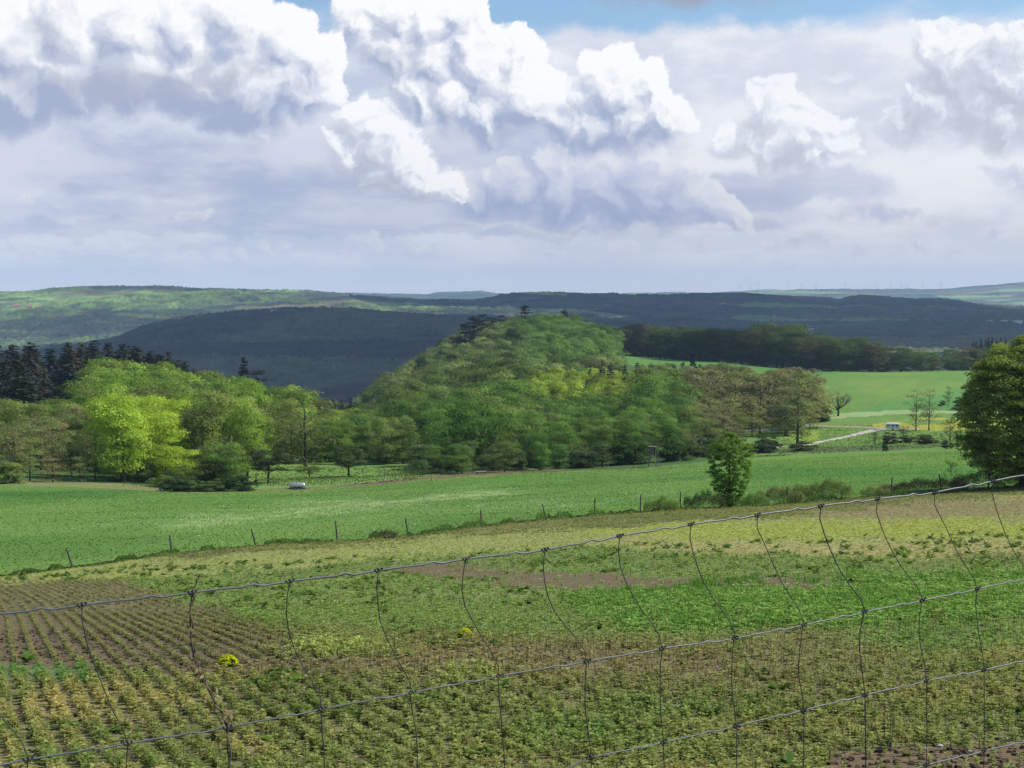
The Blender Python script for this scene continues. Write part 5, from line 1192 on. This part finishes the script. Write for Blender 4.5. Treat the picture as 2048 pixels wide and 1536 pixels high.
def hunting_stand():
    p = at(1312, 262); root = empty('hunting_stand', p); W1 = mat('grey planks', (.12, .11, .10), .9, .3, 4, .4); W2 = mat('pale pole', (.28, .25, .22), .9, .2, 4); DK = mat('dark inside', (.02, .02, .022), .9)
    s = 262 / F
    def q(x, y, dy=0): return Vector(((x - 1310) * s, dy, (932 - y) * s))
    cab = MB(); z0_, z1_ = q(0, 908).z, q(0, 892).z
    cab.box(((1303 - 1310) * s, .45, (z0_ + z1_) / 2), (.85, 1.0, .06 + (z1_ - z0_) * .0 + .02)); 
    M = None; x0, x1 = -1.05, .28
    cab = MB(); cab.box(((x0 + x1) / 2, .6, z0_ + .03), (x1 - x0, 1.1, .06)); cab.box((x0 + .03, .6, (z0_ + z1_) / 2), (.05, 1.1, z1_ - z0_)); cab.box(((x0 + x1) / 2, 1.12, (z0_ + z1_) / 2), (x1 - x0, .05, z1_ - z0_)); cab.box(((x0 + x1) / 2 - .25, .06, (z0_ + z1_) / 2), (x1 - x0 - .5, .05, z1_ - z0_)); cab.box((x1 - .03, .6, z0_ + .35), (.05, 1.1, .6)); cab.build('cabin', W1, root)
    b = MB(); b.box(((x0 + x1) / 2, .58, z1_ + .04), (x1 - x0 + .25, 1.35, .06), Matrix.Rotation(.06, 4, 'Y').to_3x3()); b.build('roof', W1, root)
    b = MB(); b.box((x1 - .18, 1.0, (z0_ + z1_) / 2), (.34, .1, .9)); b.build('opening_shade', DK, root)  # near-black slab whose colour stands in for the shade inside the cabin
    for (xa, ya, xb, yb, m) in ((0, .05, .02, 0, W2), (-.95, .1, -1.15, 0, W1), (-.95, 1.1, -1.1, 1.3, W1), (.15, 1.1, .25, 1.3, W1)):
        b = MB(); b.tube([(xb, yb, -.2), (xa, ya, z1_ if m is W2 else z0_)], [.055, .05], 7); b.build('leg', m, root)
    b = MB(); b.tube([(-2.4, .3, .05), (-.8, .3, z0_ - .15)], .03, 5); b.build('brace', W1, root)
    b = MB(); A0, A1 = Vector((.32, -.05, z1_ - .1)), Vector((1.05, -.35, 0)); B0, B1 = Vector((.22, .45, z1_ - .1)), Vector((.72, .35, 0)); b.tube([A1, A0], .04, 6); b.tube([Vector((.25, -.2, 0)), Vector((.10, -.02, z0_ + .1))], .035, 6); b.build('ladder_rail', W1, root)
    for i in range(7):
        t = (i + .6) / 8.5; a = A1.lerp(A0, t); c = Vector((.25, -.2, 0)).lerp(Vector((.10, -.02, z0_ + .1)), t * 1.15); b = MB(); b.tube([c, a], .035, 5); b.build('rung', W2, root)
    tag(root, 'wooden hunting stand with ladder at the wood edge', 'hunting stand')
hunting_stand()
def shed():
    p = at(492, 292); k = 292 / F; root = empty('shed', p, .2); b = MB(); b.box((0, 0, .95), (2.0, 1.6, 1.9)); b.build('wall', mat('shed boards', (.10, .085, .07), .9, .3, 3), root); b = MB(); b.box((0, 0, 2.0), (2.5, 2.1, .1), Matrix.Rotation(.08, 4, 'Y').to_3x3()); b.build('roof', mat('fibre cement', (.36, .36, .35), .8, .2, 2), root)
    b = MB(); b.box((.35, -.83, .85), (.7, .05, 1.6)); b.build('door', mat('shed door', (.03, .028, .025), .9), root); tag(root, 'small dark wooden shed with pale flat roof at the orchard edge', 'shed')
shed()
def guard(x, D, h, label):
    p = at(x, D); root = empty('tree_guard', p); w = mat('pale stake', (.45, .43, .40), .9, .2, 4)
    for sx in (-.28, .28): b = MB(); b.tube([(sx, 0, -.1), (sx, 0, h)], .05, 6); b.build('stake', w, root)
    b = MB(); b.box((0, 0, h - .08), (.7, .05, .09)); b.build('crossbar', w, root); b = MB(); b.tube([(0, .05, 0), (.03, .05, h * 1.25)], .03, 6); b.build('young_trunk', BARKL, root); tag(root, label, 'tree stakes')
guard(768, 256, 1.45, 'pair of pale stakes with a crossbar guarding a young tree in the orchard')
def bench():
    p = at(962, 246); root = empty('bench', p, .1); w = mat('bench wood', (.40, .39, .37), .9); b = MB(); b.box((0, 0, .48), (1.7, .38, .06)); b.build('seat', w, root)
    for s in (-.65, 0, .65): b = MB(); b.box((s, 0, .22), (.12, .30, .46)); b.build('leg', BARKL, root)
    tag(root, 'low rustic bench at the right end of the ploughed strip', 'bench')
bench()
# row of young vines with posts along the ploughed strip
vn = 0
for i in range(62):
    t = i / 61; x = lerp(520, 880, t) + rnd.uniform(-1, 1); yb = np.interp(x, [520, 640, 800, 880], [975, 969, 956, 950]); D = np.interp(x, [520, 880], [238, 254]); p = at(x, D)
    if i == 0:
        v0 = empty('young_vine', p); b = MB(); b.tube([(0, 0, -.05), (.02, 0, .55)], .035, 5); b.build('stake', BARKL, v0)
        rr = np.random.RandomState(8); C = rr.normal(size=(70, 3)) * (.20, .16, .12) + (0, 0, .72); vv, ff = leaf_quads(C, rr.normal(size=C.shape) + (0, 0, .8), .12, rr); o = mesh_np('leaves', vv, ff, LEAF, v0, {'tint': np.repeat(rr.uniform(.6, 1.3, 70), 4)}); o.color = (.105, .130, .045, 1); r = v0
    else: r = copy_tree(v0)
    r.location = p; r.rotation_euler = (0, 0, rnd.uniform(0, 6.28)); s = rnd.uniform(.8, 1.25); r.scale = (s, s, s)
    side = 'left of' if x < 592 else 'right of'; tag(r, f'small staked vine in the row {side} the water tank trailer above the ploughed strip', 'vine', 'staked vines along the ploughed strip')
# thin stakes along the back of the meadow
sk = None
for x in (765, 812, 862, 909, 935, 1047, 1092):
    p = at(x, back_D(x) - 7)
    if sk is None:
        sk = empty('marker_stake', p); b = MB(); b.tube([(0, 0, -.1), (.02, 0, 1.15)], .035, 5); b.build('stake', BARK, sk); r = sk
    else: r = copy_tree(sk)
    r.location = p; tag(r, 'thin brown stake at the back edge of the meadow below the ploughed strip', 'stake', 'stakes at the back of the meadow')
for x, lb in ((243, 'short'), (268, 'short'), (297, 'short')):
    p = at(x, back_D(x) + 6); r = copy_tree(sk); r.location = p; tag(r, 'short thin stake below the lemon green trees at the back of the meadow', 'stake', 'stakes under the left wood')
for x in (1655, 1714, 1741, 1762):
    p = at(x, 330); r = copy_tree(sk); r.location = p; tag(r, 'thin stake in the grass between the ditch and the track', 'stake', 'stakes by the track')

# track, as sheets laid on the ground
def ribbon(name, pts, mat_, lift=.05, steps=10):
    """pts: (x, y row on the ground, half width in m)"""
    V = []; Q = [(hit(x, y, 200, 1000), w) for x, y, w in pts]; P2 = []
    for (a, wa), (b_, wb) in zip(Q[:-1], Q[1:]):
        for s in range(steps): P2.append((a.lerp(b_, s / steps), wa + (wb - wa) * s / steps))
    P2.append(Q[-1]); n = len(P2)
    for i, (p, w) in enumerate(P2):
        d = (P2[min(i + 1, n - 1)][0] - P2[max(i - 1, 0)][0]); d.z = 0; d.normalize(); s = Vector((-d.y, d.x, 0)); ww = w * (1 + .15 * math.sin(i * 1.7))
        for u in (-1, -.5, 0, .5, 1):
            q = p + s * ww * u; V.append((q.x, q.y, h1(q.x, q.y) + lift * (1 if abs(u) < 1 else -.6)))
    Fq = [(i * 5 + j, i * 5 + j + 1, (i + 1) * 5 + j + 1, (i + 1) * 5 + j) for i in range(n - 1) for j in range(4)]
    return tag(mesh_np(name, V, Fq, mat_, smooth=True), kind='structure')
TRK = mat('gravel track', (.40, .36, .31), .95, .25, .6, .3); ASP = mat('grey lane', (.27, .28, .31), .9, .15, .5); BRN = mat('earthy track', (.34, .25, .19), .95, .2, .5)
ribbon('track', [(1540,895,1.2),(1620,889,1.3),(1660,880,1.4),(1700,872,1.6),(1740,862,2.2),(1760,858,2.6)], TRK, .10)
ribbon('track_far', [(1612,850.5,1.4),(1680,853,1.5),(1740,855.5,2.0),(1790,857,2.6),(1850,857.5,1.5)], BRN, .12)
ribbon('lane', [(1480,864,3.0),(1520,860,3.2),(1560,856.5,3.2),(1600,853,3.0),(1625,851,2.2)], ASP, .14)

def caravan():
    p = hit(1785, 860, 300, 500); k = p.y / F; root = empty('caravan', p, math.radians(-14)); root.scale = (.74, .9, .74); wh = mat('white caravan panels', (.78, .78, .80), .35, .05, 2, 0, 0, .5); gl = mat('caravan window', (.05, .06, .08), .15, 0, 1, 0, 0, .6); dk = mat('caravan tyre', (.02, .02, .02), .9); st = mat('grey stripe', (.35, .37, .42), .5)
    L, W_, H_ = 4.9, 2.1, 2.0; prof = [(-L/2, .55), (-L/2 - .12, 1.3), (-L/2 + .35, 2.35), (-L/2 + .8, 2.5), (L/2 - .6, 2.5), (L/2 - .1, 2.2), (L/2, 1.2), (L/2 - .05, .55)]
    b = MB(); n = len(prof); V = [(x, -W_/2, z) for x, z in prof] + [(x, W_/2, z) for x, z in prof]; b.add(V, [tuple(range(n)), tuple(range(2*n-1, n-1, -1))] + [(i, n + i, n + (i + 1) % n, (i + 1) % n) for i in range(n)]); bd = b.build('body', wh, root)
    for x in (-1.5, .1, 1.5):
        b = MB(); b.box((x, -W_/2 - .01, 1.75), (1.0, .03, .55)); b.build('window', gl, root)
    b = MB(); b.box((-.05, -W_/2 - .012, 1.15), (L - .3, .02, .16)); b.build('stripe', st, root)
    b = MB(); b.box((.85, -W_/2 - .012, 1.45), (.02, .03, 1.7)); b.box((1.0, -W_/2 - .014, 1.4), (.5, .02, 1.6)); b.build('door', wh, root)
    for s in (-1, 1): b = MB(); b.tube([(0, s * 1.0 - .1, .32), (0, s * 1.0 + .1, .32)], .32, 14); b.build('wheel', dk, root)
    b = MB(); b.tube([(-L/2, .5, .5), (-L/2 - 1.2, 0, .5)], .04, 6); b.tube([(-L/2, -.5, .5), (-L/2 - 1.2, 0, .5)], .04, 6); b.build('drawbar', st, root)
    tag(root, 'white caravan with dark windows parked at the end of the track', 'caravan')
caravan()

# far off: wind turbines, houses
TW = mat('turbine white', (.62, .64, .68), .5)
def turbine(x, y, hpx, D, rot, label):
    p = at(x, D, -3); k = D / F; root = empty('wind_turbine', p); h = max(55, (project(*p)[1] - y) * k * .72)
    b = MB(); b.tube([(0, 0, 0), (0, 0, h)], [1.5, 1.0], 8); b.build('tower', TW, root); b = MB(); b.box((0, 0, h + 1.5), (3.5, 9, 3.6)); b.build('nacelle', TW, root)
    L = h * .55
    for j in range(3):
        a = rot + j * 2.094; e = Vector((math.cos(a), 0, math.sin(a))) * L; b = MB(); o = Vector((0, -5, h + 1.5)); b.tube([o, o + e * .25, o + e], [.9, 1.1, .3], 5); b.build('blade', TW, root)
    tag(root, label, 'wind turbine', 'wind turbines on the horizon')
for i, (x, y) in enumerate(((1480, 566), (1499, 570), (1516, 563), (1575, 568), (1602, 571), (1631, 566), (1690, 568), (1752, 565), (1780, 573), (1802, 568), (1813, 569), (1843, 574), (1880, 562))):
    turbine(x, y, 20, 12700, i * .7, 'faint pale wind turbine standing on the blue ridge at the right horizon')
def house(x, y, D, L, W_, H_, label, rz=.3, wallc=(.75, .74, .70), roofc=(.16, .09, .075)):
    p = at(x, D, 6.5); root = empty('house', p, rz); b = MB(); b.box((0, 0, H_/2 - 2), (L, W_, H_ + 4)); b.build('wall', mat('render wall', wallc, .9), root)
    b = MB(); b.add([(-L/2-.4, -W_/2-.5, H_), (L/2+.4, -W_/2-.5, H_), (L/2+.4, W_/2+.5, H_), (-L/2-.4, W_/2+.5, H_), (-L/2-.4, 0, H_ + W_*.5), (L/2+.4, 0, H_ + W_*.5)], [(0,1,5,4), (2,3,4,5), (0,4,3), (1,2,5), (0,3,2,1)]); b.build('roof', mat('roof tiles', roofc, .8), root); tag(root, label, 'house'); return root
for (x, D, L, H_, lb, c) in ((1978, 4150, 14, 9, 'left of the tiny white village houses on the far slope above the big tree', (.8, .79, .76)), (2008, 4080, 16, 10, 'middle one of the tiny village houses on the far slope above the big tree', (.72, .7, .66)), (2036, 4020, 18, 11, 'largest of the tiny village houses at the right edge on the far slope', (.82, .8, .78)), (2022, 4200, 12, 8, 'small pale village house behind the two right hand ones', (.65, .6, .55)), (1930, 4300, 12, 8, 'single pale house on the far slope left of the village', (.6, .58, .55)), (1622, 3950, 12, 7, 'lone faint house on the dark slope above the beech band', (.5, .48, .46))):
    house(x, 0, D, L, L * .6, H_, lb, wallc=c)
house(548, 0, 3480, 12, 8, 9, 'small pale building high on the dark blue hill', wallc=(.62, .60, .50))
for (x, D, s) in ((35, 4900, 30), (60, 4870, 22), (80, 4850, 18)):
    house(x, 0, D, s * .8, s * .5, 8, 'reddish farm roofs on the far left hill, ' + ('leftmost' if x < 50 else 'middle one' if x < 70 else 'rightmost and smallest'), wallc=(.5, .4, .34), roofc=(.30, .17, .12))

# stones in the crop
STM = mat('pale stone', (.36, .34, .31), .85, .2, 20)
st0 = None; rg = random.Random(12)
for i, (x, y, s) in enumerate(((838, 1318, 4), (888, 1320, 6), (690, 1352, 4), (1190, 1362, 6), (1160, 1356, 4), (1435, 1340, 5), (1458, 1336, 4), (1793, 1262, 5), (1772, 1268, 4), (1575, 1448, 5), (2010, 1484, 9), (1880, 1500, 10), (1850, 1505, 8), (1940, 1510, 7), (85, 1425, 5), (362, 1425, 5), (270, 1140, 3), (2020, 1130, 5), (1748, 1158, 6), (1410, 1170, 5), (1268, 1267, 5), (1505, 1228, 7))):
    p = hit(x, y, 12, 90); k = p.y / F; bm = bmesh.new(); bmesh.ops.create_icosphere(bm, subdivisions=2, radius=1)
    for v in bm.verts: v.co *= 1 + rg.uniform(-.18, .18)
    me = bpy.data.meshes.new('stone'); bm.to_mesh(me); bm.free(); me.materials.append(STM); o = bpy.data.objects.new('stone', me); COL.objects.link(o); r = s * k * .62
    o.scale = (r * 1.2, r, r * .7); o.location = (p.x, p.y, p.z + r * .35 + .03); o.rotation_euler = (0, 0, rg.uniform(0, 6))
    row = 'bottom right bare soil' if y > 1470 else 'middle of the crop' if y > 1250 else 'upper green part of the field'; sz = 'larger' if s > 6 else 'small'
    tag(o, f'{sz} pale stone lying in the {row}', 'stone', 'pale stones in the ' + row)

# ------------------------------------------------------------------ cumulus clouds overhead, outside the picture: they shade the valley
CLM = mat('cloud vapour', (.9, .9, .92), 1.0)
def cloud(cx, cy, H, rx, ry, seed):
    rng = np.random.RandomState(seed); bm = bmesh.new(); bmesh.ops.create_icosphere(bm, subdivisions=3, radius=1); sv = np.array([v.co[:] for v in bm.verts]); sf = np.array([[v.index for v in f.verts] for f in bm.faces]); bm.free()
    V = []; Fc = []; n = 0
    for i in range(int(26 + rx * ry / 90000)):
        a = rng.uniform(0, 6.28); t = math.sqrt(rng.rand()); R = rng.uniform(.24, .38) * min(rx, ry); c = np.array((math.cos(a) * t * (rx - R * .8), math.sin(a) * t * (ry - R * .8), 0))
        v = sv * np.array((R, R, min(R * .5, 130))) * (1 + .12 * np.sin(sv[:, :1] * 7 + i) * np.cos(sv[:, 1:2] * 6 + i)) + c; v[:, 2] = np.maximum(v[:, 2], -20); V.append(v); Fc.append(sf + n); n += len(v)
    o = mesh_np('cloud', np.vstack(V), np.vstack(Fc), CLM, loc=(cx, cy, H), smooth=True); tag(o, kind='structure')
def shade(gx, gy, gz, H, rx, ry, seed):
    off = (H - gz) / math.tan(SUN_EL); cloud(gx + math.sin(SUN_AZ) * off, gy + math.cos(SUN_AZ) * off, H, rx, ry, seed)
shade(-420, 3050, -150, 1150, 900, 620, 1)
shade(650, 3900, -100, 1280, 1150, 900, 2)
shade(1350, 4900, -60, 1500, 1100, 900, 3)
shade(300, 5300, -30, 1550, 900, 500, 4)
shade(-300, 2450, -150, 1150, 700, 420, 8)
shade(-50, 3700, -110, 1200, 700, 420, 9)
shade(-40, 2950, -140, 1150, 520, 420, 10)
shade(900, 3150, -120, 1250, 620, 420, 11)
shade(120, 4350, -100, 1400, 480, 340, 13)
shade(-720, 3420, -100, 1200, 430, 330, 14)
shade(1700, 3900, -100, 1300, 700, 700, 12)
shade(190, 985, -40, 330, 155, 66, 5)
shade(420, 960, -40, 330, 90, 40, 7)

# ------------------------------------------------------------------ the air
zb = float(GZ.min()) - 1.0; zt = 262.0
hz = MB(); hz.box((0, 7900, (zb + zt) / 2), (33000, 16200, zt - zb)); haze = hz.build('haze', None); haze.display_type = 'WIRE'
hm = bpy.data.materials.new('haze'); hm.use_nodes = True; q = G(hm.node_tree); q.n.clear(); pv = q.node('ShaderNodeVolumePrincipled')
pv.inputs['Color'].default_value = (.52, .69, 1.0, 1); pv.inputs['Density'].default_value = 6.2e-5; pv.inputs['Anisotropy'].default_value = .1
q.l.new(pv.outputs[0], q.node('ShaderNodeOutputMaterial').inputs['Volume']); haze.data.materials.append(hm); tag(haze, 'pale blue air over the valley', kind='stuff')

# labels still shared by a few neighbours: say which one, from left to right
by = {}
for o in SC.objects:
    if o.parent is None and o.get('category') and o.get('group') and 'vines' not in o['group'] and 'stakes' not in o['group'] and 'stones' not in o['group']: by.setdefault(o['label'], []).append(o)
for lb, os_ in by.items():
    n_ = len(os_)
    if 2 <= n_ <= 5 and len(lb.split()) <= 13:
        os_.sort(key=lambda o: project(*o.location)[0]); words = {2: ['left', 'right'], 3: ['left', 'middle', 'right'], 4: ['leftmost', 'second', 'third', 'rightmost'], 5: ['leftmost', 'second', 'middle', 'fourth', 'rightmost']}[n_]
        for w_, o in zip(words, os_): o['label'] = f"{lb}, the {w_} one"

# prototypes never planted
for ps in PROTO.values():
    for r in ps:
        if r.name not in USED and tuple(r.location) == (0, 0, 0):
            for ch in list(r.children): bpy.data.objects.remove(ch)
            bpy.data.objects.remove(r)
